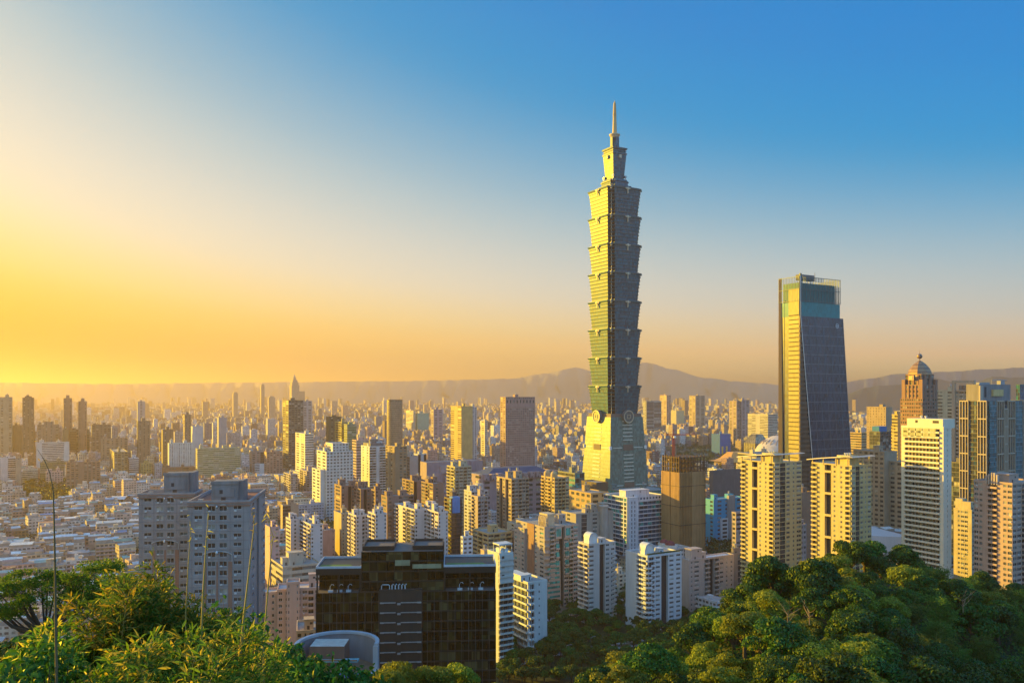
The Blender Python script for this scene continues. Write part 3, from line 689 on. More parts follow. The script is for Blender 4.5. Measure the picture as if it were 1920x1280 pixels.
# dark glass residential block with terraces
def dark_block():
    wm = wallm((.02, .02, .018), .5, .2); B = Bld('dark_glass_block', 'wide black glass building with stepped roof and blue trimmed terraces behind the foreground trees', 'building', 592, 330, 4, False, 15)
    B.mats = [DKBR]; z = B.z; a = B.span(930); x1 = B.span(677); x2 = B.span(832); fh = 4.05
    gd = glassm((.013, .012, .006), .2, .0, .9, .3); gm = glassm((.036, .031, .010), .2, .0, .8, .3); gc = glassm((.08, .07, .03), .3, 0, .7, .3)  # amber reflections put into the tint of some panes
    zt = z(1112)
    B.vol(0, 0, a, 22, 0, zt, 'c'*22, 'ccccc', fh, par=0)                      # body up to the terrace level
    B.vol(x1, .4, x2-x1, 21, zt+.004, z(1036), 'c'*10, 'cccc', fh, par=0)
    B.vol(x1+.3, 3, (x2-x1)*.38, 16, z(1036)+.004, z(1032), 's', 's', 4, par=1.0)
    B.vol(x1+(x2-x1)*.62, 3, (x2-x1)*.37, 16, z(1036)+.004, z(1032), 's', 's', 4, par=1.0)
    for (u0, u1) in ((0, x1), (x2, a)):
        B.vol(u0+.4, 6, u1-u0-.8, 15, zt+.008, z(1078), 'c'*7, 'ccc', fh, par=0)
        B.wall.box(u0+.005, u1-.005, .01, 21, z(1078)+.004, z(1066), 0)
        for v in (u0+.5, (u0+u1)/2, u1-.5): B.wall.box(v-.3, v+.3, .3, .9, zt+.004, z(1078), 0)
        E = MB(); E.box(u0, u1, -.1, .2, z(1066)+.004, z(1066)+.9, 0); E.box(u0, u1, 20.7, 21, z(1066)+.004, z(1066)+.9, 0); E.box(u0, u0+.3, .2, 20.7, z(1066)+.004, z(1066)+.88, 0); E.box(u1-.3, u1, .2, 20.7, z(1066)+.004, z(1066)+.88, 0)
        B.extra.append(('roof_rim', E, [PALEB], False))
        E = MB(); E.quad((u0+1, 1, z(1066)+.01), (u1-3, 1, z(1066)+.01), (u1-5, 8, z(1066)+.01), (u0+1, 8, z(1066)+.01)); B.extra.append(('roof_lawn', E, [wallm((.10, .20, .03))], False))
        for q in range(3):
            E = MB(); v = u0+(u1-u0)*(.3+.2*q); E.tube([(v, 2, zt+.05), (v, 2, zt+2.2), (v+.5, 2, zt+3), (v+1.2, 2, zt+3.1), (v+1.5, 2, zt+2.6)], .14, k=5); E.box(v-.8, v+1.2, 1.5, 2.6, zt+.02, zt+.8)
            B.extra.append(('terrace_fitting', E, [PALEB], False))
    E = MB(); E.box((x1+x2)/2-3, (x1+x2)/2+3, -.2, .38, z(1062), z(1052), 0); E.box(x1+.62*(x2-x1), x2-1, -.02, .38, z(1068), z(1060), 0); B.extra.append(('pale_window', E, [glassm((.30, .29, .18), .3, 0, .2)], False))  # panes of paler glass than the rest of the block
    # central service column with white ledges
    c0 = B.span(712); c1 = B.span(792); zc = z(1105)
    E = MB(); E.box(c0, c1, -2.2, -.01, 0, zc, 0); B.extra.append(('service_column', E, [wallm((.035, .032, .028), .6, .3)], False))
    k = 0
    while z(1130)-k*fh*.98 > 4:
        zz = z(1130)-k*fh*.98; E = MB()
        E.box(c0+.4, c0+(c1-c0)*.38, -2.5, -2.21, zz, zz+.35); E.box(c0+(c1-c0)*.5, c1-.4, -2.5, -2.21, zz, zz+.35)
        for v in (.42, .46): E.box(c0+(c1-c0)*v, c0+(c1-c0)*v+.6, -2.7, -2.21, zz-.7, zz)
        E.box(c0+.3, c0+1.8, -2.7, -2.5, zz-.1, zz+.45); E.box(c1-2, c1-.3, -2.7, -2.5, zz-.1, zz+.5)
        B.extra.append(('ledge', E, [wallm((.34, .33, .32))], False)); k += 1
    E = MB()
    for q in range(5): E.tube([(c0+5+q*1.3, -1, zc), (c0+5+q*1.3, -1, zc+1.6), (c0+5.5+q*1.3, -1.3, zc+2)], .28, k=6)
    E.tube([(c0+.8, -1, zc), (c0+.8, -1, zc+1.4), (c0+1.2, -1, zc+1.8), (c0+3.6, -1, zc+1.8), (c0+4, -1, zc+1.4), (c0+4, -1, zc)], .18, k=6)
    B.extra.append(('roof_pipe', E, [PALEB], False))
    E = MB()
    for i in range(26): E.box(a*i/26-.05, a*i/26+.05, -.15, .0-.003, 0, zt-.1)
    B.extra.append(('mullion', E, [DGREY], False))
    FOOT.append((B.C.x+a/2, B.C.y+11, 42)); B.done(wm, (gd, gm, gc), roof=wallm((.14, .12, .11), .8, .3))
dark_block()

# round pool building
def pool_building():
    D = 285; c = P(632, HY, D); base = 30; root = empty('round_pool_building', (c.x, c.y, base), 0, 'round building with pale blue rim and roof pool in front of the black building', 'building')
    rad = 14.2; zt = Z(1208, D)-base; zl = zt-9; n = 48; rim = wallm((.40, .46, .52), .4, .15, .2)
    M = MB(); M.cyl(0, 0, 0, zl, rad-.3, k=n); M.build('wall', [wallm((.10, .10, .11), .4, .2)], root)
    def arcw(a0, a1, zA, zB, m, r0=rad, r1=rad-.7, ns=30, name='curved_wall'):
        M = MB()
        for i in range(ns):
            p0 = R(a0+(a1-a0)*i/ns); p1 = R(a0+(a1-a0)*(i+1)/ns)
            A = [(r*math.cos(p), r*math.sin(p)) for r in (r0, r1) for p in (p0, p1)]
            M.quad((*A[0], zA), (*A[1], zA), (*A[1], zB), (*A[0], zB)); M.quad((*A[3], zA), (*A[2], zA), (*A[2], zB), (*A[3], zB)); M.quad((*A[0], zB), (*A[1], zB), (*A[3], zB), (*A[2], zB))
        for p in (a0, a1):
            p = R(p); M.quad((r0*math.cos(p), r0*math.sin(p), zA), (r1*math.cos(p), r1*math.sin(p), zA), (r1*math.cos(p), r1*math.sin(p), zB), (r0*math.cos(p), r0*math.sin(p), zB))
        M.build(name, [m], root)
    arcw(-5, 195, zl, zt, wallm((.20, .22, .25), .5, .2)); arcw(-6, 196, zt+.004, zt+.9, rim, rad+.25, rad-1.1, name='rim')
    arcw(195, 355, zl, zl+1.1, rim, rad+.1, rad-.8, name='rim')
    arcw(-8, 2, 0, zt, rim, rad+.3, rad-1.4, 6, name='pier')
    M = MB(); M.box(-9.5, 2.5, 0, 9, zl+.01, zt-.6, 0); M.quad((-9.4, .1, zt-.59), (2.4, .1, zt-.59), (2.4, 8.9, zt-.59), (-9.4, 8.9, zt-.59), 1); M.build('penthouse', [wallm((.15, .09, .07), .7, .2), wallm((.5, .45, .40))], root)
    M = MB(); M.box(-10.5, 7.5, -1.6, 1.2, zl+3.4, zl+4.0, 0); M.box(-10.3, 7.3, -1.8, -1.6, zl+4.0, zl+4.3, 1); M.build('awning', [wallm((.12, .35, .40)), wallm((.30, .12, .05))], root)
    M = MB(); M.cyl(0, 0, zl+.01, zl+.12, rad-.9, k=n); M.build('roof_deck', [wallm((.22, .14, .09), .7, .3)], root)
    mw, t, b = new_mat('pool_water'); b.inputs['Base Color'].default_value = (.01, .10, .32, 1); b.inputs['Roughness'].default_value = .08
    nz = NN(t, 'ShaderNodeTexNoise'); nz.inputs['Scale'].default_value = 3; bp = NN(t, 'ShaderNodeBump'); bp.inputs[0].default_value = .3; t.links.new(nz.outputs[0], bp.inputs['Height']); t.links.new(bp.outputs[0], b.inputs['Normal'])
    M = MB(); M.prism([(1, -9), (6, -8.6), (10.2, -5.5), (10.8, -2.2), (5, -3.2), (1, -3)], zl+.13, zl+.3); M.build('pool', [mw], root)
    for i in range(2):
        M = MB(); M.box(1.4+i*1.8, 2.1+i*1.8, -2.5, -1, zl+.4, zl+.5); M.quad((1.4+i*1.8, -1, zl+.5), (2.1+i*1.8, -1, zl+.5), (2.1+i*1.8, -.6, zl+1.2), (1.4+i*1.8, -.6, zl+1.2))
        for u in (1.45, 2.05):
            for v in (-2.4, -1.1): M.box(u+i*1.8-.03, u+i*1.8+.03, v-.03, v+.03, zl+.12, zl+.4)
        o = M.build('sun_lounger', [WHITE], None); o.location = (c.x, c.y, base)
        tag(o, 'white sun lounger at the roof pool, %s' % ('the one nearer the penthouse' if i == 0 else 'the one nearer the blue rim wall'), 'lounger', 'sun loungers at the roof pool')
    FOOT.append((c.x, c.y, 20))
pool_building()
wpk = wallm((.52, .36, .29), .75, .12)
B = tower('pink_apartment_block', 'pink tiled apartment block between the grey twins and the black glass building', 'apartment building', 500, 520, 600, 1108, 415, wpk, 'wnswWbw', 'wsw', 3.2, near=True, n=0, ang=14, done=False, b=14)
B.vol(B.a*.22, -3, B.a*.3, 8, 0, B.zt+4, 'nsn', 's', 3.2, par=1); B.vol(-9, 4, 9, 10, 0, B.zt-2, 'sn', 's', 3.2, par=1); B.rooftop(B.a*.6, 2, B.a*.4, 10, B.zt, 0, 1); B.done(wpk, roof=wallm((.4, .4, .4)))
B = tower('low_pink_annex', 'low peach coloured annex at the foot of the pink apartment block', 'building', 536, 556, 600, 1186, 372, wallm((.55, .40, .25)), 'wnww', 'ws', 3.2, ang=14, n=1)

# white banded block right of the black building
B = tower('white_slim_tower', 'slim white windowless-topped tower squeezed beside the black glass building', 'apartment building', 931, 936, 962, 1040, 470, wallm((.50, .52, .50), .7, .15), 'BBB', 's', 3.3, n=0, done=False, b=14, base=-1)
B.face((0, -.5), (1, 0), (0, 1), B.a, B.z(1092), B.zt, 'ms', 6, 0)
B.wall.quad((0, 0, B.z(1092)), (0, -.5, B.z(1092)), (0, -.5, B.zt), (0, 0, B.zt)); B.wall.quad((0, -.5, B.zt), (B.a, -.5, B.zt), (B.a, 0, B.zt), (0, 0, B.zt))
arch(B, 1.2, 3.4, 1, 6, B.zt, B.zt+2.5); arch(B, 4, 6.4, 1, 6, B.zt, B.zt+2.5)
M = MB(); M.box(.2, B.a-.2, .3, 8, B.zt+5.2, B.zt+6); 
for u in (.4, B.a-.6):
    for v in (.5, 7.5): M.box(u, u+.3, v, v+.3, B.zt, B.zt+5.2)
B.extra.append(('roof_canopy', M, [PALEB], False)); B.done(wallm((.50, .52, .50), .7, .15))
B = tower('white_banded_block', 'white apartment block with angular stacked balconies and a planted roof edge', 'apartment building', 955, 990, 1026, 1094, 495, wallm((.55, .58, .58), .7, .15), 'bbsmss', 'BBBBB', 4.3, near=True, n=0, done=False, base=-1)
B.rbox(-1, B.a*.35, B.b*.3, B.b, B.zt, B.zt+3.4); B.rooftop(2, 4, B.a*.5, B.b*.5, B.zt, 0, 1)
M = MB()
for k in range(int(B.zt/4.3)):
    zz = k*4.3+.1
    for u in (0, B.a/6):
        M.v += [(u, -.003, zz), (u+B.a/6*.9, -.003, zz), (u+.4, -2.6, zz), (u, -.003, zz+.9), (u+B.a/6*.9, -.003, zz+.9), (u+.4, -2.6, zz+.9)]
        n = len(M.v)-6; M.f += [(n, n+2, n+5, n+3), (n+2, n+1, n+4, n+5), (n+3, n+5, n+4), (n, n+1, n+2)]; M.m += [0]*4
B.extra.append(('pointed_balcony', M, [WHITE], False)); B.done(wallm((.55, .58, .58), .7, .15)); BANDED = B

# stone tower with teal bay windows and a finned crown
ws = wallm((.36, .31, .28), .75, .15)
B = tower('stone_residential_tower', 'tall taupe apartment tower with teal bay windows, flared base and curved fins on its roof', 'apartment building', 968, 1021, 1084, 990, 600, ws, 'sbWdWbW', 'wnsnw', 3.15, near=True, n=0, done=False, glass=(G_DARK, G_TEAL, G_MID))
a, b, H = B.a, B.b, B.zt
for u in (.30, .58):
    E = MB(); E.box(a*u, a*u+5.4, -1.2, -.01, H-8.5, H+.8, 0); E.box(a*u+.7, a*u+4.7, -1.3, -1.2, H-6.6, H-1.2, 1); B.extra.append(('framed_bay', E, [ws, G_TEAL], False))
    for k in range(int((H-30)/6.3)):
        E = MB(); zz = H-12-k*6.3; E.box(a*u+.8, a*u+3.6, -.8, -.01, zz-3.2, zz, 1); E.box(a*u+.6, a*u+3.8, -1.3, -.01, zz-4.4, zz-3.2, 0); B.extra.append(('bay_window', E, [ws, G_TEAL], False))
for k in range(12):
    M = MB(); M.cyl(1.8, -.2, H-9-k*4.6, H-7.6-k*4.6, 2.2, k=14); B.extra.append(('round_balcony', M, [ws], False))
B.wall.box(-.5, a*.02, B.b*.34, B.b*.58, 0, H+1, 1)
B.vol(-2.0, B.b*.62, 2.4, B.b*.38, 0, H-4, 's', 'wnw', 3.15, par=.5)
for k in range(10):
    q = k/10; B.wall.box(a-.01+0, a+1.0+8*(1-q)**1.6, 1.2, 13, k*3.4, (k+1)*3.4-.01, 0); B.wall.box(a+.3, a+.2+7*(1-q)**1.6, 1.1, 1.2-.003, k*3.4+1, (k+1)*3.4-.8, 3)
    B.wall.box(-.6-5*(1-q)**1.6+5, a*.45, -.4-1.6*(1-q), -.003, k*3.4, (k+1)*3.4-.01, 0); B.wall.box(2, a*.42, -.45-1.6*(1-q), -.41-1.6*(1-q), k*3.4+1, (k+1)*3.4-.8, 4)
M = MB()
for i in range(6):
    v = 2+i*1.9; pts = [(2.5, v, H), (2.0, v, H+4), (2.6, v, H+7.5), (4.5, v, H+9.6)]
    for p, q in zip(pts, pts[1:]): M.quad((p[0], p[1]-.3, p[2]), (q[0], q[1]-.3, q[2]), (q[0]+1.2, q[1]-.3, q[2]-.6), (p[0]+1.2, p[1]-.3, p[2])); M.quad((p[0], p[1]+.3, p[2]), (q[0], q[1]+.3, q[2]), (q[0]+1.2, q[1]+.3, q[2]-.6), (p[0]+1.2, p[1]+.3, p[2])); M.quad((p[0], p[1]-.3, p[2]), (q[0], q[1]-.3, q[2]), (q[0], q[1]+.3, q[2]), (p[0], p[1]+.3, p[2]))
M.box(4.2, 10, 2, 12, H, H+8.6); M.box(3.4, 10.8, 1.6, 12.6, H+8.6, H+9.8); B.extra.append(('roof_crown', M, [wallm((.50, .42, .30))], False))
B.rooftop(12, 3, a-14, b-4, H, 0, 2); B.done(ws, (G_DARK, G_TEAL, G_MID), m2=wallm((.28, .15, .10)))

wf = wallm((.52, .48, .46), .75, .15)
B = tower('white_arched_tower', 'pale tower with a dark central slot and a small arched roof house', 'apartment building', 1085, 1104, 1154, 1022, 560, wf, 'Wsdww', 'bb', 3.2, near=True, n=0, done=False)
arch(B, 1.5, 8.5, 2, 8, B.zt, B.zt+4.5); B.rbox(11, 16, 3, 9, B.zt, B.zt+3)
for k in range(int(B.zt/3.2)-1):
    M = MB(); M.cyl(B.a-.6, 1.2, k*3.2+.6, k*3.2+1.8, 2.2, k=12); B.extra.append(('round_balcony', M, [wf], False))
B.done(wf); FB = B
wg_ = wallm((.50, .55, .60), .7, .15)
B = tower('white_rounded_tower', 'bluish white tower with rounded corner balconies and a blue barrel roof house', 'apartment building', 1173, 1214, 1278, 1044, 540, wg_, 'Bwdww', 'bbss', 3.2, near=True, n=0, done=False)
arch(B, 1, 9, 4, 10, B.zt, B.zt+4.2); B.rbox(13, 17, 4, 9, B.zt, B.zt+3.4)
for k in range(1, int(B.zt/3.2)-1):
    M = MB(); M.cyl(1.2, 1.0, k*3.2+.5, k*3.2+1.6, 3.0, k=16); M.cyl(1.2, 1.0, k*3.2+1.605, k*3.2+3.1, 2.4, k=16, m=1); B.extra.append(('round_balcony', M, [wg_, G_DARK], False))
M = MB(); M.box(1, B.a-1, .6, 2.2, B.zt+1.0, B.zt+1.8); B.extra.append(('planter', M, [wallm((.03, .06, .02))], False)); B.done(wg_); GB = B
wi = wallm((.42, .36, .34), .75, .15)
B = tower('beige_apartment_block', 'beige twelve storey block with a pale roof slab and a square stair house', 'apartment building', 1277, 1292, 1376, 1052, 590, wi, 'nWsbdbwnn', 'ss', 3.2, near=True, n=0, done=False)
B.rbox(4, 14, 2, 9, B.zt, B.zt+7.5); B.rbox(15, 20, 4, 10, B.zt, B.zt+4); B.done(wi, roof=WHITE)
B = tower('low_modern_block', 'low grey modern block with glass corner behind the hillside trees', 'building', 1362, 1372, 1438, 1040, 620, wallm((.24, .21, .19)), 'sccsrr', 'ww', 4.4, n=2)
B = tower('small_cream_block', 'small cream building with carved window bays left of the bluish white tower', 'apartment building', 1153, 1160, 1178, 1078, 640, CREAM, 'ww', 'w', 3.4, n=1, b=12)
B = tower('white_dome_house', 'white terraced block with small dark red domes behind the bluish white tower', 'apartment building', 1240, 1262, 1292, 1030, 680, wallm((.5, .47, .46)), 'bWb', 'ww', 3.4, n=0, done=False)
for (x, y, r) in ((2, 6, 4.2), (4, 16, 3.6)):
    M = MB(); M.box(x-r, x+r, y-r, y+r, B.zt, B.zt+3, 0)
    for i in range(5): M.cyl(x, y, B.zt+3+r*.8*math.sin(math.pi/10*i), B.zt+3+r*.8*math.sin(math.pi/10*(i+1)), r*math.cos(math.pi/10*i), max(.05, r*math.cos(math.pi/10*(i+1))), 14, 1)
    M.cyl(x, y, B.zt+3+r*.8, B.zt+6+r*.8, .2, .06, 6, 1); B.extra.append(('roof_dome', M, [OFFW, wallm((.20, .04, .04))], False))
B.done(wallm((.5, .47, .46)))

# pair of residential towers with swooping roof canopies
def swoop(label, xl, xc, xr, yt, D):
    wk = wallm((.50, .40, .20), .7, .14)
    B = tower('canopy_tower', label, 'apartment building', xl, xc, xr, yt, D, wk, 'WgwnW', 'bnndsb', 3.15, near=True, n=0, done=False, par=.6, group='pair of towers with curved roof canopies')
    a, b, H = B.a, B.b, B.zt
    E = MB(); k = 0; zz = H-4
    while zz > 10: E.box(-.15, 1.9, b*3/6+.02, b*4/6-.02, zz-1.4, zz); zz -= 14.2
    B.extra.append(('cross_beam', E, [wk], False))
    E = MB(); E.box(1, 9, 2, 12, H, H+6.4); E.box(9.2, 14, 5, 12, H, H+4.2); B.extra.append(('roof_plant', E, [wk], False))
    for i in range(3):
        E = MB(); E.cyl(3+i*2.2, 7, H+6.4, H+7.6, .15, .9, 10); E.cyl(3+i*2.2, 7, H+7.6, H+7.9, .9, 1.0, 10); B.extra.append(('satellite_dish', E, [WHITE], False))
    E = MB(); n = 20
    def pth(q):                       # q 0 = far left end, 1 = right end
        if q < .55: return (-1.6, (b+3)*(1-q/.55)), H+5.4-3.6*(1-q/.55)**1.5
        return ((a+3)*(q-.55)/.45-1.6, -1.6), H+5.4+.6*(q-.55)
    for i in range(n):
        (p0, z0), (p1, z1) = pth(i/n), pth((i+1)/n)
        w0 = w1 = 3.4
        inn0 = (w0, 0) if i/n < .5 else (0, w0)
        A = [(p0[0], p0[1]), (p1[0], p1[1]), (p1[0]+inn0[0], p1[1]+inn0[1]), (p0[0]+inn0[0], p0[1]+inn0[1])]; zz = [z0, z1, z1, z0]
        nV = len(E.v); E.v += [(x, y, z) for (x, y), z in zip(A, zz)]+[(x, y, z+.55) for (x, y), z in zip(A, zz)]
        E.f += [(nV, nV+1, nV+5, nV+4), (nV+1, nV+2, nV+6, nV+5), (nV+2, nV+3, nV+7, nV+6), (nV+3, nV, nV+4, nV+7), (nV+4, nV+5, nV+6, nV+7), (nV+3, nV+2, nV+1, nV)]; E.m += [0]*6
    B.extra.append(('roof_canopy', E, [wallm((.6, .56, .52), .5, .1)], False))
    for q in (.06, .2, .36, .5):
        p, z0 = pth(q); E = MB(); E.box(p[0]+1.3, p[0]+1.9, p[1]-.3, p[1]+.3, H-.5, z0); B.extra.append(('canopy_column', E, [wk], False))
    for q in (.66, .8, .94):
        p, z0 = pth(q); E = MB(); E.box(p[0]-.3, p[0]+.3, p[1]+1.7, p[1]+2.3, H-.5, z0); B.extra.append(('canopy_column', E, [wk], False))
    B.done(wk, glass=(G_DARK, G_MID, glassm((.22, .26, .22), .35)))
swoop('gold lit tower with curved roof canopy, left of the pair below the blue skyscraper', 1390, 1452, 1503, 868, 560)
swoop('gold lit tower with curved roof canopy, right of the pair beside the white tower', 1522, 1597, 1634, 874, 520)

# white slab tower
ww = wallm((.66, .60, .49), .65, .08)
B = tower('white_framed_tower', 'bright white tower framed by blank piers with continuous balcony bands', 'apartment building', 1690, 1769, 1784, 803, 500, ww, 'sns', 'sBBBBBBBBBBs', 3.05, near=True, n=0, done=False)
E = MB(); E.box(.01, 12, .4, B.b*.86, B.zt, B.zt+5.6, 0); E.box(-.03, .009, 3, 7, B.zt+3, B.zt+4.6, 1); E.box(-.03, .009, B.b*.6, B.b*.66, B.zt+3, B.zt+4.6, 1); B.extra.append(('roof_house', E, [ww, DARK], False))
for i in range(2):
    E = MB(); E.cyl(4, B.b*.5+i*3, B.zt+5.6, B.zt+7.2, .2, 1.0, 10); B.extra.append(('satellite_dish', E, [WHITE], False))
E = MB()
for k in range(5): E.box(-1.15, -1.0, B.b*(.12+.16*k)+1, B.b*(.12+.16*k)+5, B.zt-5.8, B.zt-.4)
B.extra.append(('glass_screen', E, [glassm((.35, .36, .22), .3, 0, .2)], False)); B.done(ww, glass=(G_DARK, glassm((.16, .16, .10), .3), glassm((.3, .3, .2), .4)))

# lattice framed tower at the right edge
def lattice():
    wm = wallm((.09, .09, .10), .5, .2); frm = wallm((.40, .33, .26), .6, .12)
    B = tower('lattice_tower', 'large dark tower wrapped in tall rectangular lattice frames at the right side', 'apartment building', 1799, 1852, 1945, 752, 620, wm, 'c'*14, 'c'*10, 3.5, near=False, n=0, done=False, par=.5, glass=(G_DARK, G_BLUE, G_MID))
    a, b, H = B.a, B.b, B.zt
    def frames(u0, u1, face, off=0, shift=0):
        E = MB(); h = 13.4; zz = H+.5
        def bx(ua, ub, za, zb):
            if face == 'L': E.box(-1.0, -.02, ua, ub, za, zb)
            else: E.box(ua, ub, -1.0, -.02, za, zb)
        n = 3
        zz -= shift
        while zz > 0:
            z0 = max(0, zz-h)
            for i in range(n+1): u = u0+(u1-u0)*i/n; w_ = .45 if i in (0, n) else .25; bx(max(u0, u-w_), min(u1, u+w_), z0, zz-.9)
            bx(u0, u1, zz-.9, zz-.004); zz -= h
        B.extra.append(('facade_frame', E, [frm], False))
    frames(b*.02, b*.34, 'L'); frames(b*.66, b*.98, 'L')
    frames(a*.16, a*.30, 'R'); frames(a*.31, a*.37, 'R', shift=6); frames(a*.38, a*.52, 'R'); frames(a*.68, a*.82, 'R'); frames(a*.83, a*.9, 'R', shift=6)
    for (p, q) in ((.02, .15), (.53, .67)):
        E = MB(); E.box(a*p, a*q, -.8, -.02, 0, H); 
        for k in range(int(H/3.5)): E.box(a*p, a*q, -1.0, -.8, k*3.5, k*3.5+.5, 1)
        B.extra.append(('glass_bay', E, [glassm((.02, .13, .17), .2, .1), wallm((.10, .22, .27))], False))
    E = MB(); z1 = B.z(720); E.box(-.3, a*.62, b*.3, b*.75, H, z1, 0); E.box(-.4, a*.05, b*.25, b*.3-.01, H, z1-1, 1); E.box(a*.24, a*.44, b*.3-1.5, b*.3-.01, z1-9, z1-4, 2); E.box(a*.1, a*.14, b*.3-.1, b*.3-.01, H+3, z1-2, 3)
    B.extra.append(('roof_house', E, [wallm((.22, .20, .20)), frm, wallm((.6, .42, .18)), DARK], False))
    E = MB(); E.tube([(a*.3, b*.4, z1), (a*.3, b*.4, z1+3), (a*.5, b*.4, z1+3.4), (a*.6, b*.4, z1+3.2)], .35); E.box(a*.48, a*.56, b*.4, b*.4+3, z1, z1+3); E.box(a*.05, a*.25, b*.38, b*.5, z1, z1+1.4)
    B.extra.append(('roof_crane', E, [GREY], False)); B.done(wm, (G_DARK, G_BLUE, G_MID))
lattice()
wn = wallm((.42, .30, .25), .75, .15)
B = tower('brown_gridded_tower', 'brown tower with square windows and pale roof fins in front of the lattice tower', 'apartment building', 1826, 1898, 1950, 908, 480, wn, 'WWbWWW', 'WwsBBswW', 3.25, near=True, n=0, done=False)
E = MB()
for i in range(5): E.box(-.8, 1.2, B.b*(.36+.07*i), B.b*(.36+.07*i)+.7, B.zt-1, B.zt+6.5-abs(i-1.5))
B.extra.append(('roof_fin', E, [wallm((.5, .42, .36))], False)); B.rbox(4, 14, 4, 14, B.zt, B.zt+5); B.done(wn)
B = tower('slim_beige_tower', 'slim beige tower with paired roof boxes between the white tower and the brown gridded tower', 'apartment building', 1788, 1822, 1834, 958, 560, wallm((.46, .39, .26)), 'ws', 'sWWws', 3.2, near=True, n=0, done=False)
B.rbox(0.5, 5, 1, 8, B.zt, B.zt+6, cap=False); B.rbox(1, 6, B.b*.55, B.b*.95, B.zt, B.zt+7.5, cap=False); B.done(wallm((.46, .39, .26)))
B = tower('portal_frame_tower', 'tall tan tower with an open portal frame on top just left of the lattice tower', 'office tower', 1788, 1828, 1850, 733, 760, wallm((.42, .33, .25)), 'WWW', 'WWWW', 3.6, n=0, done=False)
E = MB(); E.box(-1.5, .5, B.b-2, B.b+1, 0, B.z(713)); E.box(-1.5, .5, -.5, 2, B.zt, B.z(713)); E.box(-1.5, .5, 2, B.b-2, B.z(717), B.z(713)); E.box(2, 10, 3, B.b-4, B.zt, B.z(722), 1); B.extra.append(('portal_frame', E, [wallm((.46, .36, .27)), G_BLUE], False)); B.done(wallm((.42, .33, .25)))
tower('striped_tower', 'pale yellow tower with strong horizontal bands beside the domed tower', 'office tower', 1758, 1786, 1796, 733, 860, wallm((.50, .46, .34)), 'rr', 'rsr', 3.6, n=1)
tower('teal_edge_tower', 'dark teal glass tower cut off by the right edge', 'office tower', 1905, 1912, 1990, 722, 900, wallm((.06, .14, .16)), 'cccccc', 'cc', 4, n=0, glass=(G_BLUE, G_TEAL, G_DARK))
tower('dark_low_block', 'dark low block between the white tower and the lattice tower', 'building', 1775, 1800, 1880, 868, 700, DGREY, 'rrr', 'cc', 4, n=2)

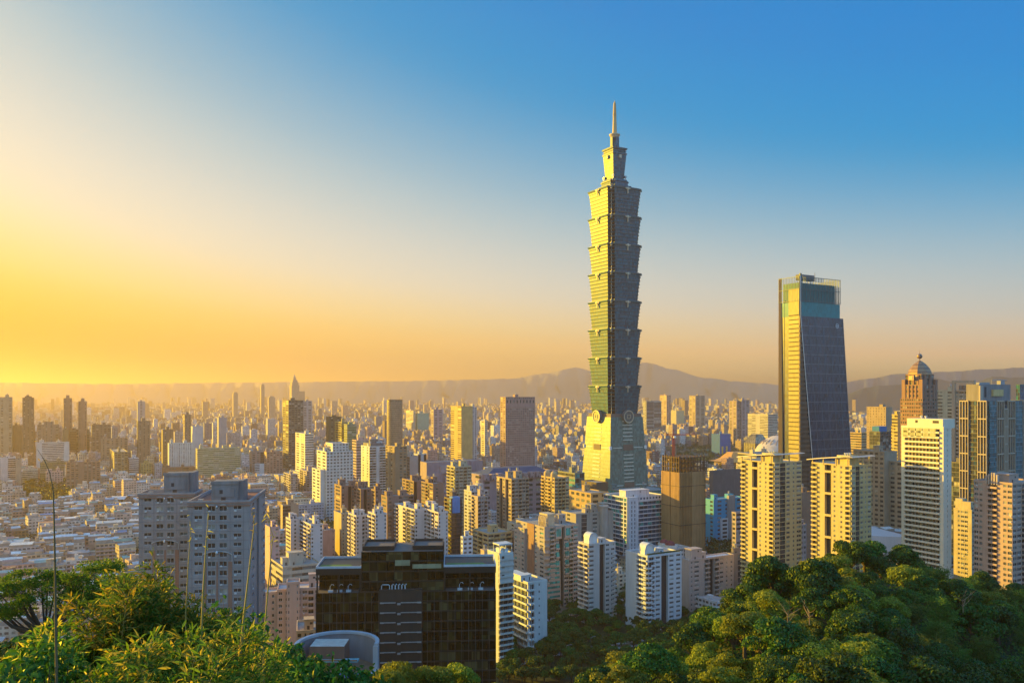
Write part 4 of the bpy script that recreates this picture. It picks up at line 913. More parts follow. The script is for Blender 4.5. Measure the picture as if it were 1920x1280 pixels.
# netted tower under construction, with its crane
def netted():
    net = wallm((.38, .235, .11), .85, .2); B = Bld('unfinished_tower', 'tower under construction wrapped in brown netting with bare steel on top', 'building', 1274, 760, 30, False, -1); B.mats = [net]
    a = B.span(1323); b = B.span(1240, False); z = B.z; H = z(886)
    M = MB(); 
    M.prism([(0, 0), (a*.45, -.2), (a*.5, -.8), (a*.9, -.6), (a, .8), (a, b), (0, b), (-.2, b*.55), (.4, b*.5), (-.2, b*.45)], 0, H, 0); M.build('netting', [net], B.root)
    E = MB()
    for i in range(34): u = a*i/34; E.box(u, u+.12, -1.0 if .5 < i/34 < .9 else -.9, 0, 0, H-.2) if i % 2 else None
    for i in range(14): v = b*i/14; E.box(-.28, .3, v, v+.12, 0, H-.2)
    E.build('scaffold_pole', wallm((.24, .15, .07)), B.root)
    for py in (912, 950, 985):
        E = MB(); E.box(-.5, a+.3, -1.0, b*.02, z(py)-.25, z(py)+.25); E.box(-.5, -.21, b*.02, b, z(py)-.25, z(py)+.25); E.build('safety_band', DKBR, B.root)
    E = MB(); zt = z(858); n = 7
    for k in range(4):
        zz = H+(zt-H)*k/3
        E.box(1, a-1, .6, 1.1, zz-.4, zz+.1); E.box(.5, .99, 1, b-1, zz-.4, zz+.1); E.box(1, a-1, b-1.5, b-1, zz-.4, zz+.1); E.box(1, a-1, 1.11, b-1.51, zz-.15, zz+.05)
    for i in range(n+1):
        u = 1+(a-2.5)*i/n; E.box(u, u+.8, .5, 1.3, H, zt+1.2); v = 1+(b-2.5)*i/n; E.box(.4, 1.2, v, v+.8, H, zt+1.2); E.box(u, u+.6, b/2, b/2+.6, H, zt); E.box(u, u+.6, b-2, b-1.4, H, zt+1.2)
    E.build('steel_frame', wallm((.10, .06, .04)), B.root)
    E = MB(); E.box(a+.01, a+7, 4, 11, z(888), z(868))
    E = MB()
    for i in range(4):
        for j in range(3): E.box(a+i*2, a+i*2+.3, 3+j*3, 3.3+j*3, z(888), z(866))
    for k in range(4): E.box(a, a+6.3, 3, 9.3, z(888)+k*3.1, z(888)+k*3.1+.3)
    E.build('side_scaffold', wallm((.10, .06, .04)), B.root)
    FOOT.append((B.C.x+8, B.C.y+15, 34))
    c = B.C+Vector((-3, 12, 0)); cr = empty('tower_crane', (c.x, c.y, z(858)-1), R(20), 'red tower crane standing on the unfinished netted tower', 'crane')
    rd = wallm((.42, .07, .03), .6, .15); E = MB(); h = 20
    for sx in (-1, 1):
        for sy in (-1, 1): E.tube([(sx*.9, sy*.9, -6), (sx*.9, sy*.9, h)], .28, k=4)
    for k in range(10):
        for s_ in (-1, 1): E.tube([(-.9, s_*.9, k*2), (.9, s_*.9, k*2+2)], .16, k=4); E.tube([(s_*.9, -.9, k*2), (s_*.9, .9, k*2+2)], .16, k=4)
    E.build('mast', rd, cr)
    E = MB()
    for zz, yy in ((h, -.7), (h, .7), (h+1.3, 0)): E.tube([(-9, yy, zz), (24, yy, zz+.3)], .2, k=4)
    for k in range(16): E.tube([(-8+k*2, -.7, h), (-7+k*2, 0, h+1.3), (-6+k*2, .7, h)], .12, k=4)
    E.build('jib', rd, cr); E = MB(); E.box(-9.5, -6, -1.3, 1.3, h-2.5, h-.2); E.build('counterweight', GREY, cr)
    E = MB(); E.box(-1, 1, -2.6, -1, h-2.2, h-.3); E.build('cab', WHITE, cr); E = MB(); E.tube([(-.4, 0, h), (0, 0, h+5.5)], .3, k=4); E.tube([(0, 0, h+5.5), (16, 0, h+1.4)], .08, k=4); E.tube([(0, 0, h+5.5), (-8, 0, h+.4)], .08, k=4); E.build('apex', rd, cr)
netted()

# ------------------------------------------------------------------ middle distance: one line each
wcy = wallm((.02, .32, .58), .6, .1)
B = tower('white_blue_office', 'white office block with dark blue ribbon windows left of the netted tower', 'office building', 1132, 1176, 1245, 934, 770, wallm((.60, .62, .66)), 'ssrrrrrrr', 'wrrrrr', 3.9, n=0, done=False, glass=(G_BLUE, G_DARK, G_TEAL), sill=.16, head=.9)
E = MB(); E.box(-.6, B.a*.24, -3.5, 0-.01, 0, B.zt+1.2, 0); E.box(-.62, B.a*.24, B.b*.0, .3, B.zt-3.5, B.zt+1.2, 0)
for k in range(14):
    for u in (.05, .13): E.box(B.a*u, B.a*u+.9, -3.55, -3.51, 3+k*3.9, 5.6+k*3.9, 1)
B.extra.append(('stair_wing', E, [wallm((.60, .62, .66)), DARK], False)); B.face((B.a*.24, -.35), (1, 0), (0, 1), B.a*.76, B.zt-4, B.zt+1, 'wwwwwwwww', 5, 0)
B.rbox(3, B.a*.7, 6, 16, B.zt, B.zt+6); B.done(wallm((.60, .62, .66)), (G_BLUE, G_DARK, G_TEAL))
B = tower('cyan_office', 'bright cyan painted block with a grey service shaft right of the netted tower', 'office building', 1322, 1338, 1396, 938, 830, wcy, 'srsrrsrr', 'ws', 4.2, n=2, done=False)
E = MB(); E.box(B.a*.42, B.a*.62, -3, -.01, 0, B.zt+4, 0); E.box(B.a*.2, B.a*.42-.01, -2, -.01, 0, B.zt*.62, 1); E.box(B.a*.62+.01, B.a*.75, -2, -.01, 0, B.zt*.62, 1)
for k in range(7): E.box(B.a*.24, B.a*.38, -2.1, -2.01, 3+k*4, 5+k*4, 2)
B.extra.append(('service_shaft', E, [GREY, PALEB, DARK], False)); B.done(wcy, roof=CREAM)
B = tower('taupe_small_office', 'taupe office with rows of small windows tucked left of the left canopy tower', 'office building', 1372, 1380, 1412, 962, 700, wallm((.38, .31, .28)), 'WWW', 'w', 4, n=0)
tower('grey_hall', 'plain dark grey windowless hall beside the park trees', 'hall', 1330, 1337, 1410, 884, 980, wallm((.14, .13, .14)), 'ss', 's', 6, n=0)
tower('gold_black_office', 'low office with a gold lit band at the foot of the tallest tower', 'office building', 1060, 1108, 1142, 926, 850, wallm((.42, .29, .15)), 'ww', 'wwwww', 6, n=1)
B = tower('black_wedge_block', 'black block with slanted gold side in front of the tallest tower', 'office building', 1090, 1118, 1140, 906, 900, wallm((.12, .09, .07)), 's', 's', 5, n=0)
tower('green_glass_mall', 'green glass shopping hall left of the tallest tower foot', 'shopping centre', 1046, 1078, 1096, 888, 960, wallm((.20, .22, .18)), 'cc', 'rr', 6, n=1, glass=(G_TEAL, G_MID, G_DARK))
tower('mall_podium', 'teal glazed podium wrapped round the foot of the tallest tower', 'shopping centre', 1094, 1180, 1260, 924, 930, wallm((.12, .20, .20)), 'cccccc', 'cccc', 5, n=2, glass=(G_TEAL, G_DARK, G_MID))
B = tower('brown_slab_tower', 'rose brown office tower with a fine window grid and dark top openings', 'office tower', 938, 948, 1003, 745, 1330, wallm((.34, .22, .20)), 'w'*14, 'ww', 3.6, n=1, done=False)
B.face((0, -.4), (1, 0), (0, 1), B.a, B.zt-16, B.zt-2, 'mmmmmmmmm', 14, 0); B.wall.quad((0, -.4, B.zt-2), (B.a, -.4, B.zt-2), (B.a, 0, B.zt-2), (0, 0, B.zt-2)); B.done(wallm((.34, .22, .20)))
mv = wallm((.34, .25, .28))
B = tower('mauve_department_store', 'mauve stepped department store of stacked cubes left of the rose brown tower', 'shopping centre', 788, 800, 905, 868, 1080, mv, 'ssssss', 'ss', 6, n=0, done=False)
rs = random.Random(5)
for i in range(26):
    u = rs.uniform(0, B.a-9); E = MB(); zz = rs.uniform(8, B.zt-2); E.box(u, u+rs.uniform(5, 11), -rs.uniform(1, 5), -.01, zz-9, zz+rs.uniform(-3, 6)); B.extra.append(('cube_bay', E, [wallm(rs.choice([(.34, .25, .28), (.30, .22, .26), (.40, .30, .31)]))], False))
B.done(mv)
B = tower('mauve_arcade', 'long low mauve shopping arcade with a dark blue roof before the rose brown tower', 'shopping centre', 872, 905, 1048, 892, 1010, mv, 'wswwswwsw', 'ww', 6, n=0, done=False, roof=wallm((.06, .08, .14)))
for i in range(12): u = B.a*i/12; B.rbox(u+1, u+B.a/12-2, -4, 3, B.zt-5, B.zt+rs.uniform(0, 3), cap=False, name='roof_house')
B.extra.append(('hipped_roof', (lambda M: (M.prism([(10, 6), (B.a-10, 6), (B.a-10, 40), (10, 40)], B.zt+.3, B.zt+7, 0, top=[(24, 16), (B.a-24, 16), (B.a-24, 30), (24, 30)]), M)[1])(MB()), [wallm((.06, .08, .14), .5)], False)); B.done(mv)
B = tower('round_top_pair_tower', 'ochre apartment building with two round-topped bays between the tan tower and the black gold office', 'apartment building', 1015, 1040, 1067, 897, 770, OCHRE, 'WbbW', 'WbWb', 3.3, n=0, done=False)
for y in (2, 14):
    M = MB(); M.cyl(2.5, y+3, B.zt-3, B.zt+3.5, 3.2, k=14)
    for i in range(4): M.cyl(2.5, y+3, B.zt+3.5+3.2*math.sin(math.pi/8*i), B.zt+3.5+3.2*math.sin(math.pi/8*(i+1)), 3.2*math.cos(math.pi/8*i), max(.05, 3.2*math.cos(math.pi/8*(i+1))), 14)
    B.extra.append(('round_turret', M, [OCHRE], False))
B.done(OCHRE)
tower('tan_balcony_tower', 'tall tan apartment tower with white stacked balconies right of centre', 'apartment building', 931, 959, 992, 899, 740, wallm((.36, .27, .20)), 'bWbWb', 'WdwdW', 3.3, n=2)
B = tower('shell_roof_tower', 'olive grey apartment towers with round shafts left of the white and blue office', 'apartment building', 1053, 1080, 1150, 965, 690, wallm((.34, .30, .25)), 'sgsWsgs', 'sws', 3.4, n=1, done=False)
for u in (.45, .75): B.rbox(B.a*u, B.a*u+6, 3, 10, B.zt, B.zt+7)
M = MB(); M.cyl(B.a*.72, -1, 0, B.zt+5, 3.6, k=16); M.cyl(B.a*.72, -1, B.zt+5, B.zt+6.2, 4.4, k=16); B.extra.append(('round_shaft', M, [wallm((.36, .32, .28))], False)); B.done(wallm((.34, .30, .25)))
B = tower('yellow_spiral_block', 'low gold lit block with arched openings beside the slim white tower', 'apartment building', 886, 915, 960, 1002, 640, OCHRE, 'WbWb', 'WbW', 3.4, n=1)
tower('amber_tower', 'amber and brown apartment block directly left of the stone tower', 'apartment building', 943, 962, 985, 1008, 660, wallm((.34, .22, .14)), 'bWb', 'bdb', 3.2, n=1)
tower('cream_stair_block', 'cream block with a square portal roof house behind the amber block', 'apartment building', 950, 972, 1000, 985, 720, CREAM, 'WW', 'sws', 3.2, n=1)
tower('pink_villa', 'small pinkish house with roof terrace right behind the black glass building', 'house', 884, 905, 932, 1052, 540, wallm((.46, .34, .26)), 'WWw', 'w', 3.2, n=1)
# apartment clusters
bw_ = wallm((.24, .15, .12)); kk = 0
for (lab, xl, xc, xr, yt, D, rp, lp) in (
    ('brown high block with a bright gold edge, leftmost of the brown cluster', 627, 640, 672, 912, 790, 'wsdww', 'w'),
    ('brown high block with a pale grey window strip in the middle of the brown cluster', 660, 676, 700, 918, 780, 'sdws', 'WW'),
    ('brown high block joined to the right of the pale strip block', 696, 704, 716, 920, 770, 'ws', 'w'),
    ('brown lower slab with wide windows in front of the brown cluster', 715, 726, 776, 932, 700, 'wswbb', 'w'),
    ('brown block with gold balconies, left one behind the mauve store front', 754, 776, 800, 903, 830, 'dsws', 'Wbw'),
    ('brown block with a white window strip right of the brown slab', 790, 812, 832, 908, 790, 'sWss', 'WbW')):
    tower('brown_apartment_block', lab, 'apartment building', xl, xc, xr, yt, D, bw_, rp, lp, 3.3, n=2)
wc = wallm((.56, .50, .48), .75, .12); pinkw = wallm((.54, .44, .42))
for (lab, xl, xc, xr, yt, D, rp, lp) in (
    ('white block with stacked balconies, far left of the white cluster', 536, 545, 562, 975, 660, 'sws', 'W'),
    ('white block with gold lit zigzag balconies in the left white group', 555, 583, 605, 985, 640, 'wssw', 'bbbb'),
    ('white block with dark windows left of the middle white group', 653, 668, 690, 968, 670, 'wsbw', 'bWb'),
    ('white block on the right of the middle white group', 690, 704, 725, 965, 655, 'wssw', 'bb'),
    ('white block with bright gold slots left in the right white group', 740, 778, 800, 957, 665, 'wssw', 'bgbsb'),
    ('white block with many balconies in the middle of the right white group', 795, 806, 820, 950, 680, 'ws', 'bb'),
    ('white pink bottomed block at the right end of the right white group', 800, 822, 840, 962, 650, 'wssw', 'Wbb')):
    B = tower('white_apartment_block', lab, 'apartment building', xl, xc, xr, yt, D, wc, rp, lp, 3.1, n=2)
rs2 = [
 ('pink_office', 'pinkish slab with a dark window column behind the left white group', 'office building', 586, 604, 628, 996, 720, wallm((.34, .22, .20)), 'sssm', 'WW', 3.4),
 ('cream_edge_block', 'dark block with one blazing cream edge left of the middle white group', 'apartment building', 626, 640, 662, 964, 740, wallm((.40, .32, .20)), 'nnn', 's', 3.3),
 ('white_grid_office', 'white stepped office with a grid of square windows', 'office building', 594, 612, 662, 848, 1000, OFFW, 'wwwwwwww', 'ww', 3.9),
 ('white_slatted_tower', 'white tower with dark horizontal balcony slats', 'apartment building', 677, 693, 724, 838, 1040, wallm((.56, .58, .58)), 'BBsBB', 'nn', 3.3),
 ('brown_ribbed_tower', 'brown tower with gold lit ribs right of the white slatted tower', 'apartment building', 723, 741, 763, 838, 990, wallm((.28, .20, .13)), 'sww', 'pwpw', 3.6),
 ('striped_pink_office', 'pale pink striped office behind the white slatted tower', 'office building', 665, 668, 720, 826, 1180, PINK, 'rrrr', 'r', 4),
 ('grey_round_office', 'grey office with a rounded front right of the brown ribbed tower', 'office building', 763, 768, 784, 856, 1150, GREY, 'ss', 'g', 4),
 ('dark_slit_office', 'dark glass office with two pale vertical strips', 'office building', 780, 784, 800, 852, 1200, LGREY, 'dsd', 's', 4),
 ('tall_grid_tower', 'tall dark gridded tower with a gold left edge standing alone left of centre', 'office tower', 530, 541, 569, 751, 1500, wallm((.16, .13, .10)), 'WWWWW', 'WW', 4),
 ('white_stepped_office', 'white lit office with a stepped gold foot', 'office building', 554, 572, 588, 814, 1280, wallm((.62, .58, .48)), 'rr', 'ww', 3.8),
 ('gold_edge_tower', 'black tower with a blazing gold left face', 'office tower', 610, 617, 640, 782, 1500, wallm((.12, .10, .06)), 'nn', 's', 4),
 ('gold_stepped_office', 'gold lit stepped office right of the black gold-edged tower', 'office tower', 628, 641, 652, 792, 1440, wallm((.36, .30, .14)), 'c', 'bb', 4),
 ('green_banded_tower', 'green glass tower with thin pale bands', 'office tower', 648, 651, 668, 796, 1420, wallm((.22, .26, .16)), 'rr', 'r', 4),
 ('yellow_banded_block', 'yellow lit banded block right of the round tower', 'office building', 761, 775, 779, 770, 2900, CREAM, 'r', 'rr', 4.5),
 ('teal_wrapped_block', 'block wrapped in teal sheeting', 'building', 779, 783, 804, 775, 2900, wallm((.14, .34, .28)), 's', 's', 5),
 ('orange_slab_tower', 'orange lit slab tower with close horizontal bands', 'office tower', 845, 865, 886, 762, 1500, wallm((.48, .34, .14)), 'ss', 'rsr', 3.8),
 ('pale_slab', 'pale slab tucked behind the orange lit slab tower', 'apartment building', 884, 885, 894, 764, 1650, LGREY, 'ww', 'w', 4),
 ('small_gold_tower', 'small slim yellow and white tower beside the rose brown tower', 'apartment building', 902, 909, 914, 790, 1700, CREAM, 'w', 'w', 4),
 ('dark_stepped_tower', 'dark stepped tower behind the teal wrapped block', 'office tower', 811, 813, 830, 768, 2300, MAUVE, 'ww', 'w', 4.5),
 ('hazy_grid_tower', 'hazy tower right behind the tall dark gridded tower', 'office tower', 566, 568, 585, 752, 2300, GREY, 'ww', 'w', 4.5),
 ('far_left_tower', 'flat topped tower cut by the left edge with knobs on its roof', 'apartment building', -12, -8, 23, 745, 1800, wallm((.30, .27, .20)), 'swsw', 'w', 3.5),
 ('dark_chamfer_tower', 'dark plain tower with notched shoulders near the left edge', 'apartment building', 39, 42, 64, 746, 1800, wallm((.13, .11, .09)), 'nnn', 'w', 3.5),
 ('red_brown_tower_pair', 'reddish slim tower with a raised core, taller of the two slim ones at left', 'apartment building', 117, 119, 135, 747, 1900, wallm((.30, .18, .13)), 'nsn', 'n', 3.5),
 ('red_brown_tower_pair', 'reddish slim tower with a raised core, lower of the two slim ones at left', 'apartment building', 145, 147, 163, 753, 1900, wallm((.30, .18, .13)), 'nsn', 'n', 3.5),
 ('broad_brown_slab', 'broad hazy brown slab at the far left', 'apartment building', -40, -30, 66, 799, 1800, wallm((.24, .18, .13)), 'wwsw', 'w', 3.5),
 ('brown_slab', 'hazy brown slab with a raised centre right of the broad slab', 'apartment building', 66, 70, 111, 797, 1800, wallm((.24, .18, .14)), 'wnwnw', 'w', 3.5),
 ('narrow_gold_block', 'narrow dark block with gold strips beside the brown slab', 'office building', 112, 118, 128, 806, 1800, wallm((.20, .15, .09)), 's', 'b', 3.5),
 ('plain_dark_slab', 'plain dark slab with thin gold left edge', 'office building', 128, 131, 168, 806, 1900, wallm((.13, .11, .09)), 'rrr', 's', 3.8),
 ('arched_gate_tower', 'dark tower with a framed opening high up in its face', 'office building', 168, 172, 208, 797, 1850, wallm((.15, .12, .10)), 'wwmww', 'w', 3.8),
 ('long_white_slab', 'long white slab with fine horizontal bands at left', 'apartment building', 64, 68, 130, 831, 1550, wallm((.56, .53, .48)), 'srrrrs', 's', 3.3),
 ('white_left_tower', 'pinkish white tower with balcony bands at the left edge', 'apartment building', -20, -14, 29, 860, 1355, wallm((.56, .50, .47)), 'BsB', 'w', 3.2),
 ('brown_left_block', 'brown plain block attached right of the pinkish white tower', 'apartment building', 28, 29, 40, 862, 1360, TAN, 's', 's', 3.2),
 ('pale_green_block', 'low pale green block with white bands', 'office building', 40, 42, 71, 882, 1400, wallm((.44, .46, .38)), 'rrr', 'r', 3.4),
 ('pink_school', 'low pink building with a window grid above the green park', 'school', 82, 86, 118, 886, 1370, PINK, 'wwwwww', 'w', 3.6),
 ('red_brick_block', 'reddish brick block behind the pink building', 'apartment building', 118, 124, 188, 868, 1300, wallm((.28, .17, .12)), 'wwwswwww', 'w', 3.3),
 ('green_roof_block', 'low greenish block behind the pink building', 'building', 70, 75, 130, 868, 1460, wallm((.20, .19, .13)), 'rr', 'r', 3.6),
 ('gold_stripe_apartment', 'brown apartment building with gold vertical stripe near the left field', 'apartment building', 206, 214, 240, 848, 1450, wallm((.30, .24, .14)), 'wbwb', 'wg', 3.3),
 ('white_striped_office', 'small office with white horizontal stripes left of the dotted white block', 'office building', 240, 242, 260, 860, 1500, WHITE, 'rr', 'r', 3.6),
 ('yellow_low_block', 'dull yellow low block beside the striped small office', 'apartment building', 258, 264, 284, 870, 1480, wallm((.44, .33, .13)), 'wwww', 'w', 3.3),
 ('hazy_brown_office', 'hazy brown office behind the gold striped apartment', 'office building', 186, 190, 240, 823, 1700, wallm((.30, .22, .16)), 'nwnwnw', 'w', 3.5),
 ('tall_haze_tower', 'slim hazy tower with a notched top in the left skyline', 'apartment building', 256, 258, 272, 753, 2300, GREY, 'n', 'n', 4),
 ('squared_haze_block', 'square dark block under the slim hazy tower', 'apartment building', 254, 259, 282, 790, 1700, wallm((.2, .16, .12)), 'nnn', 'b', 3.6),
 ('gold_corner_tower', 'tower with an orange lit corner and thin mast left of centre', 'apartment building', 340, 346, 359, 778, 1700, wallm((.26, .18, .12)), 'nn', 'w', 3.6),
 ('pale_corner_block', 'pale block with a white lit edge right of the mast tower', 'office building', 355, 361, 381, 800, 1550, LGREY, 'ss', 's', 3.8),
 ('dark_haze_block', 'dark block with a gold edge far behind the dotted white block', 'apartment building', 300, 305, 325, 806, 1550, wallm((.17, .13, .10)), 'nn', 's', 3.6),
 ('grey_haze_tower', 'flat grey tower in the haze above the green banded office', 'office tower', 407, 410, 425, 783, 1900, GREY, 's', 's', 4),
 ('dotted_white_block', 'white building dotted with scattered small windows', 'office building', 314, 317, 364, 832, 1500, wallm((.50, .54, .52)), 'nwnnwnwnnwn', 'nn', 2.4),
 ('green_banded_office', 'large green glass office with many thin pale bands', 'office building', 366, 370, 450, 842, 1420, wallm((.40, .40, .26)), 'r'*8, 'rr', 3.3),
 ('brown_low_office', 'low brown office under the dotted white block', 'office building', 303, 306, 366, 878, 1440, wallm((.22, .14, .10)), 'srsrs', 's', 4),
 ('blue_rib_block', 'pinkish block with a blue panel right of the green banded office', 'building', 467, 472, 520, 848, 1500, wallm((.32, .24, .22)), 'wwgwsw', 'w', 3.5),
 ('white_terraced_house', 'white terraced house with a red middle bay', 'house', 473, 478, 504, 870, 1500, WHITE, 'rsr', 'r', 3.2),
 ('grey_tower_pair', 'grey pink apartment tower before the white grid office, left one', 'apartment building', 532, 545, 558, 890, 1180, wallm((.42, .36, .34)), 'bwb', 'bWb', 3.3),
 ('grey_tower_pair', 'grey pink apartment tower before the white grid office, right one', 'apartment building', 562, 575, 598, 884, 1200, wallm((.40, .33, .31)), 'bwwb', 'wb', 3.3),
 ('brown_mid_tower', 'brown windowed tower left of the grey pink pair', 'apartment building', 497, 500, 530, 848, 1400, wallm((.30, .20, .17)), 'wwwww', 'w', 3.5),
 ('taupe_mid_tower', 'taupe tower with gold flecked balconies right of the mauve store', 'apartment building', 838, 853, 884, 876, 850, wallm((.40, .36, .26)), 'bWbW', 'bb', 3.4),
 ('grey_flats', 'grey stepped flats behind the yellow lit block', 'apartment building', 870, 884, 915, 922, 760, LGREY, 'bwbwb', 'ww', 3.2),
 ('grey_red_flats', 'grey red apartment tower in front of the grey stepped flats', 'apartment building', 884, 896, 914, 932, 700, wallm((.36, .29, .27)), 'bwb', 'sb', 3.2),
 ('netted_small_block', 'dark block half covered with a blue sheet beside the right white group', 'apartment building', 833, 846, 866, 936, 720, wallm((.12, .09, .08)), 'gg', 'b', 3.4),
 ('white_low_house', 'small white house behind the right of the black building', 'house', 864, 868, 886, 1008, 600, wallm((.55, .58, .62)), 'ww', 'w', 3.2),
 ('far_round_block', 'dark round shouldered block right of the tallest tower', 'office building', 1205, 1212, 1240, 752, 2700, GREY, 'cc', 'ww', 4.5),
 ('far_pair_tower', 'orange lit tower right of the tallest tower in the far city', 'apartment building', 1237, 1250, 1258, 741, 3000, wallm((.46, .33, .25)), 'ww', 'ww', 4.5),
 ('far_wide_tower', 'wide orange and blue tower with a crane in the far city', 'apartment building', 1292, 1304, 1322, 742, 2900, wallm((.40, .30, .22)), 'ww', 'ww', 4.5),
 ('far_twin_slab', 'left one of the two close slabs in the far city left of the blue skyscraper', 'apartment building', 1367, 1381, 1388, 752, 2400, wallm((.40, .30, .25)), 'w', 'ww', 4),
 ('far_twin_slab', 'right one of the two close slabs in the far city left of the blue skyscraper', 'apartment building', 1386, 1391, 1405, 750, 2400, wallm((.32, .27, .28)), 'ww', 'w', 4),
 ('yellow_far_hall', 'long yellow lit hall left of the two close slabs', 'building', 1240, 1268, 1283, 770, 3500, wallm((.50, .44, .26)), 's', 'sss', 5),
 ('banded_far_slab', 'long pale banded slab directly left of the blue skyscraper', 'apartment building', 1402, 1440, 1458, 777, 2000, wallm((.46, .43, .36)), 'rr', 'rrsrr', 4),
 ('blue_painted_block', 'bright blue block with two yellow doors in the middle distance', 'building', 1334, 1350, 1370, 814, 2050, wallm((.01, .12, .40)), 'ss', 's', 5),
 ('city_hall_wing', 'pale beige civic building with a long gold lit roof edge behind the right canopy tower', 'civic building', 1600, 1658, 1682, 848, 870, wallm((.36, .30, .22)), 'ss', 'wwwwww', 5),
 ('civic_low_block', 'stepped pale civic block left of the blue skyscraper foot', 'civic building', 1383, 1418, 1470, 852, 1150, wallm((.50, .44, .32)), 'rsr', 'rr', 6),
 ('tan_ribbed_tower', 'tan ribbed tower right of the blue skyscraper', 'office tower', 1625, 1661, 1673, 764, 1150, wallm((.36, .27, .18)), 's', 'nnnnnnn', 3.8),
 ('black_glass_cube', 'black glass block with a blue roof box right of the blue skyscraper', 'office building', 1630, 1650, 1672, 810, 1020, DGREY, 'cccc', 'ccc', 4),
 ('yellow_step_tower', 'slim yellow stepped tower just left of the domed tower', 'office tower', 1672, 1683, 1692, 778, 960, wallm((.52, .42, .18)), 's', 'rr', 3.8),
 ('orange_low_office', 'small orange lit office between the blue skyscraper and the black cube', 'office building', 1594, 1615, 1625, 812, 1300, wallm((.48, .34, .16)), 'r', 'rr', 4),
 ('stripe_edge_block', 'pale block with horizontal bands at the foot between the canopy towers', 'building', 1490, 1500, 1512, 985, 620, wallm((.42, .34, .32)), 'ww', 'w', 3.8),
 ('copper_side_block', 'dark block with a copper lit side between the canopy towers', 'office building', 1480, 1502, 1524, 925, 680, wallm((.26, .17, .12)), 's', 's', 4),
 ('white_low_pavilion', 'low white roofed pavilion at the hill foot between the canopy towers', 'building', 1470, 1490, 1520, 1062, 600, PALEB, 'rr', 'r', 3.5),
 ('school_hall', 'low beige hall with a flat grey roof left of the black building', 'school', 505, 530, 602, 1064, 610, wallm((.46, .40, .32)), 'rrrr', 'rr', 4.5),
 ('pink_stepped_block', 'small pink block just right of the grey twins', 'apartment building', 494, 506, 524, 990, 640, wallm((.50, .33, .31)), 'sw', 's', 3.3),
 ('tan_portal_block', 'tan block with a tall dark panel above the small pink block', 'building', 526, 530, 560, 948, 860, TAN, 'gs', 's', 3.5),
]
for e in rs2:
    nm, lab, cat, xl, xc, xr, yt, D, wm, rp, lp, fh = e
    B = tower(nm, lab, cat, xl, xc, xr, yt, D, wm, rp, lp, fh, n=(2 if xr-xc > 30 else 1), done=False,
              b=(18 if xc-xl < 8 and D > 1000 else None), sill=.45 if 'band' in nm else .38)
    a, b, H = B.a, B.b, B.zt
    if nm == 'red_brown_tower_pair': B.vol(a*.3, -1, a*.4, 8, 0, H+8, 's', 's', 4, par=0)
    if nm == 'gold_corner_tower':
        M = MB(); M.cyl(a*.3, b*.4, H, H+22, .8, .2, 6); B.extra.append(('mast', M, [GREY], False))
    if nm == 'dark_chamfer_tower': B.vol(a*.2, 2, a*.6, 12, H+.01, H+4, 's', 's', 4, par=0)
    if nm == 'brown_slab': B.vol(a*.3, -1, a*.45, 14, 0, H+7, 'nn', 's', 3.5, par=.6)
    if nm == 'school_hall': B.rbox(6, 17, 6, 14, H, H+9)
    if nm == 'white_grid_office':
        B.vol(a*.25, 2, a*.6, b*.7, H+.01, H+10, 'wwwww', 'w', 3.9, par=.8); B.vol(-6, 5, 6-.01, b-5, 0, H-22, 's', 'ww', 3.9)
    if nm == 'white_slatted_tower':
        M = MB(); M.cyl(a*.5, b*.5, H+.1, H+9, 6, k=16); M.box(a*.1, a*.9, 3, b-2, H+.1, H+4.5); B.extra.append(('roof_drum', M, [DGREY], False))
    if nm == 'netted_small_block':
        M = MB(); M.box(a*.1, a*.8, -.6, 6, H-12, H+2); B.extra.append(('blue_sheet', M, [wallm((.05, .25, .6), .4)], False))
    if nm == 'blue_painted_block':
        M = MB(); M.box(a*.15, a*.3, -.3, -.01, 3, H*.45); M.box(a*.55, a*.7, -.3, -.01, 3, H*.45); B.extra.append(('yellow_door', M, [wallm((.7, .5, .1))], False))
    if nm == 'black_glass_cube':
        M = MB(); M.box(a*.05, a*.7, 2, 12, H, H+7); B.extra.append(('roof_box', M, [wallm((.02, .18, .45))], False))
    if nm == 'city_hall_wing': B.vol(8, -16, 20, 15.9, 0, H-10, 's', 'ww', 5)
    if nm == 'yellow_step_tower': B.vol(0.01, b*.6, 8, b*.5, 0, H-14, 's', 'r', 3.8)
    if nm == 'white_stepped_office': B.vol(-8, -2, 7.9, b+6, 0, H*.35, 's', 'ww', 3.8)
    B.done(wm, glass=((glassm((.08, .11, .05), .25), G_MID, G_CURT) if 'green' in nm else (G_DARK, G_MID, G_CURT)))
# round tower
def round_tower():
    D = 1650; c = P(740, HY, D+15); r = 15/F*D; H = Z(750, D); root = empty('round_tower', (c.x, c.y, 0), 0, 'round banded cylinder tower in the middle distance', 'office tower')
    M = MB(); M.cyl(0, 0, 0, H, r-.4, k=36); M.build('glazing', [glassm((.14, .12, .09), .35, .2)], root)
    M = MB()
    for k in range(int(H/4)): M.cyl(0, 0, k*4, k*4+2.1, r, k=36)
    M.cyl(0, 0, H, H+1.5, r+.5, k=36); M.build('floor_band', [wallm((.30, .23, .17))], root); FOOT.append((c.x, c.y, r+15))
round_tower()
